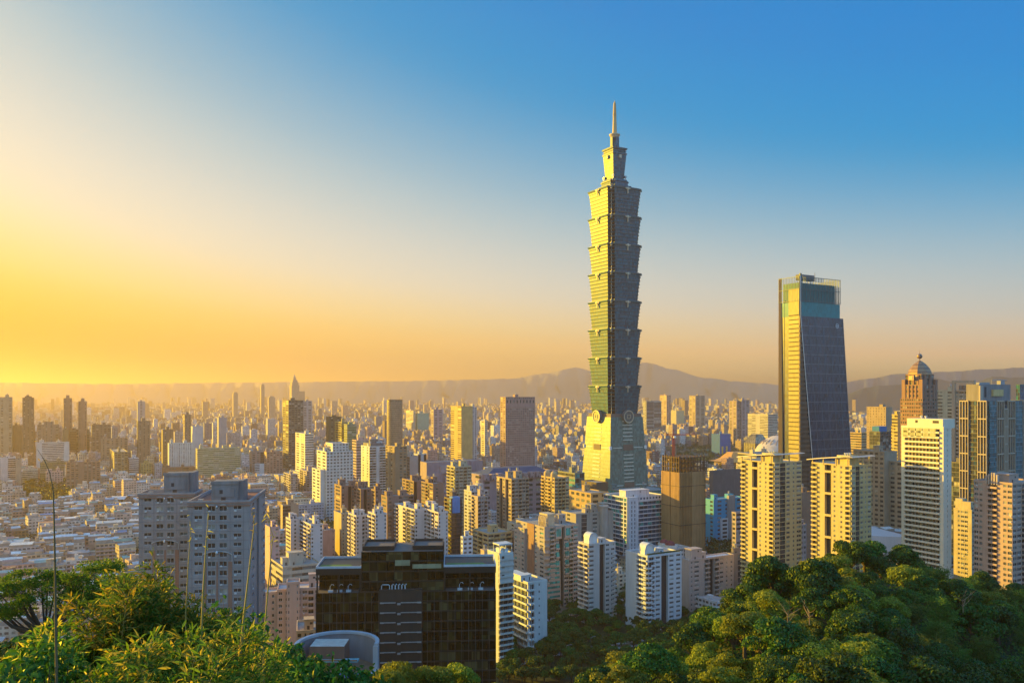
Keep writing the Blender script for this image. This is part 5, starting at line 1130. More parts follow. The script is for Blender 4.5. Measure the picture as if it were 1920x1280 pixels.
# far landmark tower with a pointed top
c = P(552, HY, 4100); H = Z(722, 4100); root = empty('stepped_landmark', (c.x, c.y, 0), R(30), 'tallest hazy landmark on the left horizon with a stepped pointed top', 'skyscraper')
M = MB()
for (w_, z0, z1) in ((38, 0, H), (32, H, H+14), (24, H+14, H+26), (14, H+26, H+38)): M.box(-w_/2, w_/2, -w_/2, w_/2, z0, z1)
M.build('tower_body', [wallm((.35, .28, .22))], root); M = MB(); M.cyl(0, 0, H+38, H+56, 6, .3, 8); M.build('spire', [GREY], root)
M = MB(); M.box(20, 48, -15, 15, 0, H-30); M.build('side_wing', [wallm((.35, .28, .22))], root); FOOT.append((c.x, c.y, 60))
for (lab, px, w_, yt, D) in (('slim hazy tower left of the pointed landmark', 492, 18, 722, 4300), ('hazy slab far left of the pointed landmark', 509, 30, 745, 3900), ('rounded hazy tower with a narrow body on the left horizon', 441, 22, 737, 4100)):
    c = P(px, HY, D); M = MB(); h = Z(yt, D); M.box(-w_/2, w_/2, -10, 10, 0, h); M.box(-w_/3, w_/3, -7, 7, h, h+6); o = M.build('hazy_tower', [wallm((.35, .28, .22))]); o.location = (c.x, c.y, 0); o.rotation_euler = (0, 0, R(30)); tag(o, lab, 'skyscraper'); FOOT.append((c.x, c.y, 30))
# gold roofed memorial hall with swept eaves
def memorial():
    D = 1750; c = P(1378, HY, D); root = empty('memorial_hall', (c.x, c.y, 0), R(30), 'low hall with a sweeping golden tiled roof beside the park', 'hall')
    M = MB(); M.box(-36, 36, -24, 24, 0, 13); M.build('wall', [wallm((.30, .20, .13))], root)
    M = MB()
    for i in range(9): M.box(-36+i*9-.7, -36+i*9+.7, -26, -24.01, 0, 13)
    M.build('colonnade', [wallm((.42, .30, .2))], root)
    M = MB(); prev = [(-46, -33), (46, -33), (46, 33), (-46, 33)]; pz = 13
    for s_, z_ in ((.82, 15), (.62, 19), (.45, 26), (.3, 32)):
        cur = [(x*s_ if abs(x) > 0 else 0, y*s_*.8) for x, y in ((-46, -33), (46, -33), (46, 33), (-46, 33))]; M.prism(prev, pz, z_, 0, top=cur, cap=(s_ == .3)); prev = cur; pz = z_
    M.build('roof', [wallm((.55, .30, .08), .6, .15)], root); FOOT.append((c.x, c.y, 60))
memorial()
# faceted glass hall and the pale oval dome
c = P(1418, HY, 1900); root = empty('faceted_glass_hall', (c.x, c.y, 0), R(30), 'faceted glass hall shaped like a cut gem left of the blue skyscraper', 'hall')
M = MB(); M.prism([(-22, -18), (22, -18), (22, 18), (-22, 18)], 0, 42, 0); M.prism([(-22, -18), (22, -18), (22, 18), (-22, 18)], 42.01, 62, 1, top=[(-8, -6), (10, -8), (12, 8), (-8, 8)])
M.build('glass_body', [glassm((.18, .17, .13), .3, .3), glassm((.28, .24, .16), .3, .3)], root)
M = MB()
for i in range(8):
    u = -22+i*6.28; M.tube([(u, -18.2, 0), (u, -18.2, 42), (u*.42+1, -7.2, 62)], .5, 4); M.tube([(-22.2, -18+i*5, 0), (-22.2, -18+i*5, 42), (-8, -6+i*1.8, 62)], .5, 4)
M.build('frame', [wallm((.10, .10, .10))], root); FOOT.append((c.x, c.y, 45))
c = P(1470, HY, 1650); root = empty('oval_stadium', (c.x, c.y, 0), 0, 'pale ribbed oval stadium dome half hidden by the blue skyscraper', 'stadium')
M = MB()
for i in range(8):
    a0 = math.pi/16*i; a1 = math.pi/16*(i+1); A = [(62*math.cos(a0)*math.cos(t_*math.pi/18), 46*math.cos(a0)*math.sin(t_*math.pi/18)) for t_ in range(36)]; Bq = [(62*math.cos(a1)*math.cos(t_*math.pi/18), 46*math.cos(a1)*math.sin(t_*math.pi/18)) for t_ in range(36)]
    M.prism(A, 22+52*math.sin(a0), 22+52*math.sin(a1), 0, top=Bq, cap=(i == 7))
M.build('dome', [wallm((.52, .47, .44), .6, .1)], root, True); M = MB(); M.prism([(60*math.cos(t_*math.pi/18), 45*math.sin(t_*math.pi/18)) for t_ in range(36)], 0, 22); M.build('wall', [wallm((.32, .25, .22))], root)
M = MB()
for i in range(8): an = math.pi+.25*i; M.tube([(63*math.cos(an), 47*math.sin(an), 20), (45*math.cos(an), 34*math.sin(an), 60), (8*math.cos(an), 6*math.sin(an), 75)], .9, 4)
M.build('rib', [wallm((.40, .28, .22))], root); FOOT.append((c.x, c.y, 80))
# white angular canopy and glass hall right of the right canopy tower
c = P(1640, HY, 690); root = empty('angular_hall', (c.x, c.y, -1), R(12), 'low hall with a tilted white wedge roof over black glass between the towers', 'hall')
M = MB(); M.prism([(-8, 0), (34, 0), (34, 30), (-8, 30)], 0, 20); M.build('glass_wall', [glassm((.02, .03, .04), .25)], root)
M = MB(); M.v += [(-12, -6, 38), (4, -8, 22), (36, -2, 34), (10, 24, 41), (-12, -6, 39.5), (4, -8, 23.5), (36, -2, 35.5), (10, 24, 42.5)]; M.f += [(0, 3, 2, 1), (4, 5, 6, 7), (0, 1, 5, 4), (1, 2, 6, 5), (2, 3, 7, 6), (3, 0, 4, 7)]; M.m += [0]*6
M.build('wedge_roof', [wallm((.56, .5, .48), .5, .1)], root); M = MB(); M.v += [(4, -8.2, 22), (36, -2.2, 34), (34, 0, -1), (8, -3, -1)]; M.f.append((0, 3, 2, 1)); M.m.append(0); M.build('glass_front', [glassm((.03, .04, .05), .2)], root)
FOOT.append((c.x+10, c.y+10, 32))
B = tower('blue_white_hall', 'pale blue and white roofed low halls behind the tilted wedge roof', 'hall', 1628, 1640, 1688, 952, 900, wallm((.36, .46, .54)), 'rsr', 's', 8, n=2)
# long blue roof shed and white roofed hall among the low houses
for (nm, lab, xl, xr, yt, D, colr, dep) in (('blue_roof_shed', 'long low shed with a bright blue roof in the left field of houses', 187, 232, 905, 1343, (.10, .35, .62), 18), ('white_roof_hall', 'hall with a broad white curved roof in the left field of houses', 198, 232, 932, 1125, (.6, .6, .6), 26), ('grey_roof_hall', 'brown hall with pale sheet roof right of the white curved roof', 208, 240, 945, 1048, (.42, .42, .44), 16)):
    B = Bld(nm, lab, 'shed', xl, D, 6, False, -1); B.mats = [TAN]; a = B.span(xr); H = B.z(yt); B.vol(0, 0, a, dep, 0, H-3, 'wwwww', 'w', 5, par=0)
    M = MB(); n = 8
    for i in range(n):
        y0 = -1+(dep+2)*i/n; y1 = -1+(dep+2)*(i+1)/n; z0 = H-3+3*math.sin(math.pi*i/n)+.01; z1 = H-3+3*math.sin(math.pi*(i+1)/n)+.01
        M.quad((-1, y0, z0), (a+1, y0, z0), (a+1, y1, z1), (-1, y1, z1)); M.quad((-1, y0, z0-.3), (-1, y1, z1-.3), (-1, y1, z1), (-1, y0, z0))
    B.extra.append(('sheet_roof', M, [wallm(colr, .4, .1, .1)], False)); B.done(TAN); FOOT.append((B.C.x+a/2, D+dep/2, a/2+8))
# ------------------------------------------------------------------ the city around the towers
def citym(sheet=False):
    m, t, b = new_mat('roof_sheet' if sheet else 'city_facade')
    at = NN(t, 'ShaderNodeAttribute'); at.attribute_name = 'Col'
    uv = NN(t, 'ShaderNodeUVMap'); sp = NN(t, 'ShaderNodeSeparateXYZ'); t.links.new(uv.outputs[0], sp.inputs[0])
    u, v = sp.outputs[0], sp.outputs[1]
    tc = NN(t, 'ShaderNodeTexCoord'); nz = NN(t, 'ShaderNodeTexNoise'); nz.inputs['Scale'].default_value = .25; nz.inputs['Detail'].default_value = 4
    t.links.new(tc.outputs['Object'], nz.inputs[0])
    c = mixc(t, 1.0, at.outputs['Color'], ramp(t, nz.outputs[0], [(.3, (.72, .72, .72)), (.7, (1.15, 1.15, 1.15))]), 'MULTIPLY')
    if sheet:
        w_ = mth(t, 'FRACT', mth(t, 'MULTIPLY', u, .9)); c = mixc(t, mth(t, 'MULTIPLY', mth(t, 'GREATER_THAN', w_, .75), .35), c, (.1, .1, .1))
        t.links.new(c, b.inputs['Base Color']); b.inputs['Roughness'].default_value = .42; return m
    fu = mth(t, 'FRACT', mth(t, 'DIVIDE', u, 3.4)); fv = mth(t, 'FRACT', mth(t, 'DIVIDE', v, 3.25))
    cell = NN(t, 'ShaderNodeCombineXYZ'); t.links.new(mth(t, 'FLOOR', mth(t, 'DIVIDE', u, 3.4)), cell.inputs[0]); t.links.new(mth(t, 'FLOOR', mth(t, 'DIVIDE', v, 3.25)), cell.inputs[1])
    ad = NN(t, 'ShaderNodeVectorMath', operation='ADD'); t.links.new(cell.outputs[0], ad.inputs[0]); t.links.new(at.outputs['Color'], ad.inputs[1])
    wn = NN(t, 'ShaderNodeTexWhiteNoise'); t.links.new(ad.outputs[0], wn.inputs[0])
    r = wn.outputs[0]
    lo = mth(t, 'ADD', mth(t, 'MULTIPLY', r, .25), .08)
    a1 = mth(t, 'MULTIPLY', mth(t, 'GREATER_THAN', fu, lo), mth(t, 'LESS_THAN', fu, .86))
    a2 = mth(t, 'MULTIPLY', mth(t, 'GREATER_THAN', fv, .34), mth(t, 'LESS_THAN', fv, .80))
    m_ = mth(t, 'MULTIPLY', mth(t, 'MULTIPLY', a1, a2), mth(t, 'GREATER_THAN', v, 0.0)); m_ = mth(t, 'MULTIPLY', m_, mth(t, 'GREATER_THAN', r, .12))
    gcol = ramp(t, r, [(.1, (.03, .035, .04)), (.7, (.08, .09, .09)), (.95, (.25, .24, .2))])
    t.links.new(mixc(t, m_, c, gcol), b.inputs['Base Color'])
    t.links.new(mth(t, 'ADD', mth(t, 'MULTIPLY', m_, -.5), .8), b.inputs['Roughness'])
    return m
CM = citym(); SM = citym(True)
E1 = Vector((math.cos(R(30)), math.sin(R(30)))); E2 = Vector((-math.sin(R(30)), math.cos(R(30))))
def cbox(M, x0, x1, y0, y1, z0, z1, col, roofcol=None, win=True, off=0.0, mi=0, roofm=0):
    """box with wall UVs in metres; walls take window cells, roof takes none"""
    z = z1-z0; q = -1 if not win else 0
    def W(a, b, L, o):
        o += off; lo = (z % 3.25) if False else 0
        uv = ((o, 0.01), (o+L, 0.01), (o+L, z), (o, z)) if win else ((0, -1),)*4
        M.quad((*a, z0), (*b, z0), (*b, z1), (*a, z1), mi, col, uv)
    W((x0, y0), (x1, y0), x1-x0, 0); W((x1, y0), (x1, y1), y1-y0, 37); W((x1, y1), (x0, y1), x1-x0, 71); W((x0, y1), (x0, y0), y1-y0, 103)
    M.quad((x0, y0, z1), (x1, y0, z1), (x1, y1, z1), (x0, y1, z1), roofm, roofcol or col, ((0, -1),)*4)
rc = random.Random(11)
WALLC = [(.52, .52, .53), (.44, .36, .30), (.34, .24, .20), (.66, .65, .64), (.40, .28, .26), (.24, .23, .24), (.52, .46, .36), (.20, .13, .11), (.42, .43, .47), (.56, .44, .41), (.33, .24, .17)]
ROOFC = [(.24, .23, .22), (.30, .28, .26), (.20, .20, .20), (.16, .22, .17), (.30, .17, .13), (.34, .33, .32)]
SHEETC = [(.58, .60, .60), (.75, .75, .72), (.14, .34, .24), (.20, .42, .36), (.12, .28, .48), (.45, .47, .46), (.40, .22, .18), (.30, .42, .36), (.55, .55, .53), (.22, .38, .50)]
CN = {0: 'grey', 1: 'tan', 2: 'brown', 3: 'white', 4: 'russet', 5: 'slate', 6: 'cream', 7: 'umber', 8: 'pale grey', 9: 'pinkish', 10: 'ochre'}
SN = {0: 'bluish', 1: 'white', 2: 'green', 3: 'mint', 4: 'blue', 5: 'pale grey', 6: 'rusty', 7: 'olive', 8: 'ivory', 9: 'slate'}
def jit(c, a=.04): k = 1+rc.uniform(-a*3, a*3); return tuple(max(.01, v*k+rc.uniform(-a, a)*.3) for v in c)
fine = {}
for (fx, fy, fr) in FOOT:
    for i in range(int((fx-fr)//60), int((fx+fr)//60)+1):
        for j in range(int((fy-fr)//60), int((fy+fr)//60)+1): fine.setdefault((i, j), []).append((fx, fy, fr))
def taken(x, y, r):
    for (fx, fy, fr) in fine.get((int(x//60), int(y//60)), ()):
        if (x-fx)**2+(y-fy)**2 < (fr*.82+r)**2: return True
    return False
PARKS = [(560, 745, 988, 1085), (862, 945, 1000, 1070), (1245, 1400, 838, 900), (938, 1330, 1090, 1400), (40, 140, 905, 955), (1600, 1690, 895, 935), (600, 720, 1040, 1075), (1175, 1390, 1000, 1060)]
def pxy(x, y, z=0): return 960+F*x/y, HY-F*(z-CZ)/y
def in_park(x, y):
    px, py = pxy(x, y)
    return any(a < px < b and c < py < d for a, b, c, d in PARKS)
# sky line limit: generic buildings never rise above this photo row
TOPS = [(-300, 770), (0, 792), (160, 800), (300, 790), (420, 778), (560, 785), (700, 790), (800, 800), (900, 785), (1000, 790), (1100, 800), (1250, 775), (1400, 785), (1600, 800), (1800, 790), (2200, 780)]
def topz(px, y, D):
    for (a, ya), (b, yb) in zip(TOPS, TOPS[1:]):
        if px <= b: return ya+(yb-ya)*(px-a)/(b-a)
    return 790
houses, blocks = [], []
def clear_h(x, y, w_, h):
    """lower a generic building that would stand in front of a particular one"""
    px = 960+F*x/y; r = F*w_*.75/y
    for (a, b, yt, D) in HER:
        if D > y+10 and a-r < px < b+r:
            yb = HY+CZ*F/D; h = min(h, Z(yt+(yb-yt)*.72, y))
    return h
# streets: blocks of 74 x 58 m in the grid of the city
def ok(x, y): return y > 470 and abs(x/y) < .70
def lowzone(px, D): return (px < 560 and D < 1330) or (640 < px < 1000 and 1150 < D < 1500)
for bi in range(-70, 90):
    for bj in range(-30, 90):
        o = E1*(bi*86+(bj*37) % 86)+E2*(bj*68)
        cx, cy = o+E1*37+E2*29
        if not ok(cx, cy) or cy > 4300: continue
        px, _ = pxy(cx, cy)
        near = cy < 2100
        low = lowzone(px, cy) or rc.random() < (.22 if cy < 1500 else .1)
        if in_park(cx, cy): continue
        if low or near and rc.random() < .5:
            # rows of narrow houses, back to back
            ba = R(rc.uniform(-16, 16)); ctr = o+E1*37+E2*29
            for row in range(4):
                u = 0
                while u < 70:
                    w_ = rc.choice((rc.uniform(9, 18), rc.uniform(14, 32))) if cy < 1300 else rc.uniform(9, 22); d_ = rc.uniform(10.5, 13.5)
                    if u+w_ > 74: break
                    v = row*14.6+(1.5 if row % 2 == 0 else .4)
                    h = rc.choice((2, 3, 4, 4, 4, 5, 5, 6, 7))*3.2+rc.uniform(0, 1)
                    if cy > 1100 and rc.random() < .18: h += rc.uniform(6, 20)
                    c = o+E1*(u+w_/2)+E2*(v+d_/2); c = ctr+Matrix.Rotation(ba, 2)@(c-ctr)*.97; ha = R(30)+ba+R(rc.uniform(-2.5, 2.5))
                    if not taken(c.x, c.y, w_*.4) and not in_park(c.x, c.y) and rc.random() < .95:
                        h = clear_h(c.x, c.y, w_, h)
                        if h > 6: houses.append((c.x, c.y, w_-.4, d_, h, ha))
                    u += w_
        else:
            n = rc.choice((2, 3, 3, 4)) if cy < 2200 else 3
            for k in range(n):
                for kk in range(2):
                    w_ = rc.uniform(11, 66/n); d_ = rc.uniform(11, 22)
                    u = k*74/n+rc.uniform(0, 74/n-w_-1 if 74/n-w_ > 1 else .1); v = kk*30+rc.uniform(1, 5)
                    c = o+E1*(u+w_/2)+E2*(v+d_/2)
                    if cy < 1000: h = rc.uniform(14, 30)
                    elif cy < 1600: h = rc.triangular(13, 42, 17)
                    elif cy < 2400: h = rc.triangular(14, 50, 20)
                    else: h = rc.triangular(14, 58, 20)
                    if cy > 1300 and rc.random() < .035: h = rc.uniform(45, 85)
                    hm = Z(topz(pxy(c.x, c.y)[0], 0, c.y), c.y)
                    if h > hm-2 and rc.random() < .9: h = max(12, hm-rc.uniform(2, 12))
                    h = clear_h(c.x, c.y, w_, h)
                    if h > 8 and not taken(c.x, c.y, w_*.5): blocks.append((c.x, c.y, w_, d_, h, 0))
def top_px(e): return e[4]*e[2]/(e[1]**2)
def house_mesh(M, S_, e, wi, si, local=True):
    x, y, w_, d_, h, _ = e; col = jit(WALLC[wi]); col = (col[0]*1.06, col[1]*.93, col[2]*.76)  # walls warmed in colour to stand in for golden haze
    ox, oy = (0, 0) if local else (None, None)
    cbox(M, -w_/2, w_/2, -d_/2, d_/2, 0, h, col, jit(ROOFC[rc.randrange(6)]), off=rc.randrange(9)*3.4)
    return col
def xf(M, n0, x, y, an=R(30)):
    ca, sa = math.cos(an), math.sin(an)
    for i in range(n0, len(M.v)):
        a, b, z = M.v[i]; M.v[i] = (x+ca*a-sa*b, y+sa*a+ca*b, z)
def shed(Sm, w_, d_, h, si):
    sc_ = jit(SHEETC[si]); k = rc.choice((0, 1, 2)); zz = h+rc.uniform(2.2, 2.9); f = rc.uniform(.55, 1)
    xa, xb = -w_/2, -w_/2+w_*f; ya, yb = -d_/2+rc.uniform(0, 3), d_/2-rc.uniform(0, 3)
    if k == 0:
        r = rc.uniform(.5, 1.3); Sm.quad((xa, ya, zz), (xb, ya, zz), (xb, yb, zz+r), (xa, yb, zz+r), 0, sc_, ((0, 0), (xb-xa, 0), (xb-xa, 9), (0, 9)))
        Sm.quad((xa, ya, h), (xb, ya, h), (xb, ya, zz), (xa, ya, zz), 0, jit((.3, .28, .25)), ((0, 0),)*4); Sm.quad((xa, yb, h), (xa, ya, h), (xa, ya, zz), (xa, yb, zz+r), 0, jit((.3, .28, .25)), ((0, 0),)*4)
        Sm.quad((xb, ya, h), (xb, yb, h), (xb, yb, zz+r), (xb, ya, zz), 0, jit((.25, .23, .2)), ((0, 0),)*4)
    else:
        ym = (ya+yb)/2; r = rc.uniform(.8, 1.6)
        Sm.quad((xa, ya, zz), (xb, ya, zz), (xb, ym, zz+r), (xa, ym, zz+r), 0, sc_, ((0, 0), (xb-xa, 0), (xb-xa, 9), (0, 9))); Sm.quad((xa, ym, zz+r), (xb, ym, zz+r), (xb, yb, zz), (xa, yb, zz), 0, sc_, ((0, 0), (xb-xa, 0), (xb-xa, 9), (0, 9)))
        for (a, b) in (((xa, yb), (xa, ya)), ((xb, ya), (xb, yb))): Sm.quad((*a, h), (*b, h), (*b, zz), (*a, zz), 0, jit((.3, .27, .24)), ((0, 0),)*4)
        Sm.quad((xa, ya, h), (xb, ya, h), (xb, ya, zz), (xa, ya, zz), 0, jit((.3, .28, .25)), ((0, 0),)*4)
def roofbits(M, w_, d_, h, col):
    for _ in range(rc.choice((1, 1, 2))):
        a = rc.uniform(2.5, min(6, w_*.5)); b = rc.uniform(2.5, 5); x = rc.uniform(-w_/2, w_/2-a); y = rc.uniform(-d_/2, d_/2-b); z = rc.uniform(2.4, 5)
        cbox(M, x, x+a, y, y+b, h, h+z, col, None, win=False)
# individual houses and apartment blocks: those that show largest
def visible(e):
    px, py = pxy(e[0], e[1], e[4]); return -30 < px < 1950 and py < 1290
hv = sorted([e for e in houses if visible(e)], key=lambda e: -top_px(e)); ind = set(hv[:290])
def where(px):
    return ('at the far left' if px < 130 else 'left of the grey twins' if px < 262 else 'behind the grey twins' if px < 500 else 'right of the grey twins' if px < 640 else
            'left of centre' if px < 900 else 'left of the tallest tower' if px < 1100 else 'right of the tallest tower' if px < 1450 else 'behind the right-hand towers')
def howfar(y): return 'near' if y < 620 else 'mid' if y < 800 else 'deep' if y < 1000 else 'far'
FAR = {'near': 'in the closest rows', 'mid': 'in the middle rows', 'deep': 'in the deeper rows', 'far': 'in the farthest rows'}
rest = MB(); restS = MB(); nh = 0
for e in houses:
    x, y, w_, d_, h, _ = e
    wi = rc.choices(range(11), (5, 5, 3, 5, 5, 2, 5, 1, 3, 6, 2))[0]; si = rc.choices(range(10), (6, 8, 2, 2, 2, 4, 2, 1, 6, 1))[0]; has = rc.random() < (.85 if y < 1200 else .4)
    if e in ind:
        px, _p = pxy(x, y)
        root = empty('city_house', (x, y, -1), e[5], '%s house %s %s, %s' % (CN[wi], ('with %s metal roof' % SN[si]) if has else 'with flat roof', FAR[howfar(y)], where(px)), 'house', 'low houses packed along the streets')
        M = MB(); col = house_mesh(M, None, e, wi, si); roofbits(M, w_, d_, h, col); M.build('wall', [CM], root)
        if has: Sx = MB(); shed(Sx, w_, d_, h, si); Sx.build('sheet_roof', [SM], root)
        if rc.random() < .5:
            M = MB(); tx = rc.uniform(-w_/3, w_/3); ty = rc.uniform(-d_/3, d_/3); M.cyl(tx, ty, h+.1, h+4.2, .8, k=8); M.build('water_tank', [STEEL], root)
        if rc.random() < .6:
            M = MB()
            for k in range(1, int(h/3.2)): M.box(-w_/2+.4, w_/2-.4, -d_/2-1.0, -d_/2-.004, k*3.25-.1, k*3.25+.9)
            M.build('balcony', [rc.choice([OFFW, BEIGE, PINK, LGREY])], root)
    else:
        n0 = len(rest.v); col = house_mesh(rest, None, e, wi, si); 
        if y < 2200: roofbits(rest, w_, d_, h, col)
        xf(rest, n0, x, y, e[5])
        if has: n0 = len(restS.v); shed(restS, w_, d_, h, si); xf(restS, n0, x, y, e[5])
bv = sorted([e for e in blocks if visible(e)], key=lambda e: -top_px(e)); indb = set(bv[:280])
for e in blocks:
    x, y, w_, d_, h, _ = e; wi = rc.randrange(11); px, _p = pxy(x, y)
    if e in indb:
        root = empty('apartment_block', (x, y, -1), R(30), '%s %s apartment block %s, %s' % ('tall' if h > 38 else 'mid-rise' if h > 24 else 'squat', CN[wi], 'under 800 metres off' if y < 800 else 'in the middle distance' if y < 1300 else 'well behind the tall towers', where(px)), 'apartment building', 'plain apartment blocks between the towers')
        M = MB(); col = jit(WALLC[wi]); cbox(M, -w_/2, w_/2, -d_/2, d_/2, 0, h, col, jit(ROOFC[rc.randrange(6)]), off=rc.randrange(9)*3.4); M.build('wall', [CM], root)
        M = MB(); roofbits(M, w_, d_, h+.02, col); M.build('stair_house', [CM], root)
        M = MB()
        for (a, b, c, d) in ((-w_/2-.1, w_/2+.1, -d_/2-.1, -d_/2+.25), (-w_/2-.1, -w_/2+.25, -d_/2+.26, d_/2)): cbox(M, a, b, c, d, h-.1, h+1.1, col, None, False)
        M.build('parapet', [CM], root)
        if rc.random() < .65:
            M = MB(); nb = rc.choice((1, 2)); bwid = w_*rc.uniform(.2, .34)
            for q in range(nb):
                u = -w_/2+w_*(.08+.5*q)
                for k in range(1, int(h/3.25)): M.box(u, u+bwid, -d_/2-1.1, -d_/2-.004, k*3.25-.1, k*3.25+.95)
            M.build('balcony', [rc.choice([OFFW, BEIGE, PINK, LGREY, TAN])], root)
    else:
        n0 = len(rest.v); col = jit(WALLC[wi]); cbox(rest, -w_/2, w_/2, -d_/2, d_/2, 0, h, col, jit(ROOFC[rc.randrange(6)]), off=rc.randrange(9)*3.4); roofbits(rest, w_, d_, h, col); xf(rest, n0, x, y)
# beyond 4.3 km: thousands of small boxes
for _ in range(15000):
    y = 4300+(rc.random()**.75)*5900; x = rc.uniform(-.66, .66)*y
    px, _p = pxy(x, y)
    if px > 1560 and y > 5400: continue
    w_ = rc.uniform(14, 38); d_ = rc.uniform(14, 28); h = rc.choice((11, 15, 19, 26, 38))*rc.uniform(.8, 1.25)
    if rc.random() < .025: h = rc.uniform(55, 115)
    n0 = len(rest.v); col = jit(WALLC[rc.randrange(11)]); cbox(rest, -w_/2, w_/2, -d_/2, d_/2, -1, h, col, jit(ROOFC[rc.randrange(6)])); xf(rest, n0, x, y)
tag(rest.build('distant_city', [CM]), 'dense mass of small distant buildings reaching to the mountains', 'city', kind='stuff')
tag(restS.build('distant_sheet_roofs', [SM]), 'mass of coloured sheet roofs on the distant low houses', 'roofs', kind='stuff')
print('houses', len(houses), 'blocks', len(blocks))
# ------------------------------------------------------------------ trees
def leafm(a, b_, trans=.25):
    m, t, b = new_mat('foliage'); at = NN(t, 'ShaderNodeObjectInfo'); tc = NN(t, 'ShaderNodeTexCoord')
    n = NN(t, 'ShaderNodeTexNoise'); n.inputs['Scale'].default_value = .7; n.inputs['Detail'].default_value = 3; t.links.new(tc.outputs['Object'], n.inputs[0])
    g = NN(t, 'ShaderNodeNewGeometry')
    f = mth(t, 'ADD', mth(t, 'MULTIPLY', n.outputs[0], .5), mth(t, 'MULTIPLY', g.outputs['Random Per Island'], .5))
    c = ramp(t, f, [(.25, a), (.75, b_)])
    hs = NN(t, 'ShaderNodeHueSaturation'); t.links.new(c, hs.inputs['Color']); t.links.new(mth(t, 'ADD', mth(t, 'MULTIPLY', at.outputs['Random'], .05), .475), hs.inputs['Hue']); t.links.new(mth(t, 'ADD', mth(t, 'MULTIPLY', at.outputs['Random'], .6), .7), hs.inputs['Value'])
    t.links.new(hs.outputs[0], b.inputs['Base Color']); b.inputs['Roughness'].default_value = .5; b.inputs['Specular IOR Level'].default_value = .3
    tr = NN(t, 'ShaderNodeBsdfTranslucent'); t.links.new(hs.outputs[0], tr.inputs[0]); mx = NN(t, 'ShaderNodeMixShader'); mx.inputs[0].default_value = trans
    t.links.new(b.outputs[0], mx.inputs[1]); t.links.new(tr.outputs[0], mx.inputs[2]); t.links.new(mx.outputs[0], t.nodes['Material Output'].inputs[0]); return m
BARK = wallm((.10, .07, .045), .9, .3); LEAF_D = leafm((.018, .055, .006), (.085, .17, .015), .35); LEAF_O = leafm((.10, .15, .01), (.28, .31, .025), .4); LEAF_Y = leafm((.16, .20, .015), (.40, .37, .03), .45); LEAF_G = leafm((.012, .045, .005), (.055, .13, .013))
rt = random.Random(21)
def leafquad(M, p, n, L, W, r):
    n = (n+Vector((r.uniform(-1, 1), r.uniform(-1, 1), r.uniform(-1, 1)))*.75).normalized()
    u = n.cross(Vector((r.uniform(-1, 1), r.uniform(-1, 1), r.uniform(-1, 1)))).normalized(); v = n.cross(u)
    M.quad(tuple(p-u*L*.5), tuple(p+v*W*.5), tuple(p+u*L*.5), tuple(p-v*W*.5))
def crown(M, lobes, per, L, W, r):
    for (c, rad) in lobes:
        c = Vector(c)
        for _ in range(int(per*rad*rad)):
            d = Vector((r.gauss(0, 1), r.gauss(0, 1), r.gauss(0, 1)+.35)).normalized(); d.z = abs(d.z)*.9 if d.z < -.35 else d.z
            q = r.uniform(.55, 1.0)**.5*1.12; p = c+Vector((d.x*rad, d.y*rad, d.z*rad*.7))*q
            leafquad(M, p, d, L*r.uniform(.7, 1.3), W*r.uniform(.7, 1.3), r)
def tree_proto(seed, rad, ht, leaf, L, per=46, flat=.7, nl=26):
    r = random.Random(seed); lobes = []; T = MB(); zc = ht*.62
    for i in range(nl):
        a = r.uniform(0, 6.28); q = math.sqrt(r.random()); el_ = r.uniform(-.25, 1)
        k = (1-max(0, el_)**2*.6)
        lobes.append(((rad*.78*q*k*math.cos(a), rad*.78*q*k*math.sin(a), zc+el_*rad*flat*(1-.35*q)), rad*r.choice((r.uniform(.13, .2), r.uniform(.2, .34), r.uniform(.26, .42)))))
    T.tube([(0, 0, -7), (r.uniform(-.2, .2), 0, ht*.25), (r.uniform(-.4, .4), r.uniform(-.4, .4), ht*.5)], [rad*.075, rad*.06, rad*.045], 7)
    for (c, rr) in lobes[::3]: T.tube([(0, 0, ht*.3+r.uniform(0, ht*.15)), (c[0]*.5, c[1]*.5, c[2]*.72), (c[0]*.9, c[1]*.9, c[2])], [rad*.035, rad*.022, .03], 5)
    M = MB(); crown(M, lobes, per, L, L*.62, r)
    return M.mesh('crown', [leaf]), T.mesh('trunk', [BARK])
def culm_proto(seed, leaf):
    r = random.Random(seed); M = MB(); T = MB()
    for i in range(22):
        a = r.uniform(0, 6.28); b0 = Vector((math.cos(a), math.sin(a), 0))*r.uniform(.1, 1.3); h = r.uniform(6.5, 11); out = Vector((math.cos(a), math.sin(a), 0))*r.uniform(1, 3.4)
        pts_ = [b0+out*(q**2.2)+Vector((0, 0, h*(q-.18*q**3))) for q in (0, .25, .5, .7, .85, 1)]
        T.tube([tuple(p) for p in pts_], [.06, .055, .045, .03, .02, .01], 4)
        for k in range(150):
            q = r.uniform(.35, 1)*4.99; j = int(q); p = pts_[j].lerp(pts_[j+1], q-j)+Vector((r.gauss(0, .42), r.gauss(0, .42), r.gauss(0, .3)-.1))
            n = Vector((r.uniform(-1, 1), r.uniform(-1, 1), .6)).normalized(); u = n.cross(Vector((r.uniform(-1, 1), r.uniform(-1, 1), -1))).normalized(); v = n.cross(u); L = r.uniform(.35, .7)
            M.quad(tuple(p-u*L*.5), tuple(p+v*.07), tuple(p+u*L*.5-Vector((0, 0, .12))), tuple(p-v*.07))
    return M.mesh('crown', [leaf]), T.mesh('trunk', [wallm((.16, .19, .07), .6)])
PROT = {}
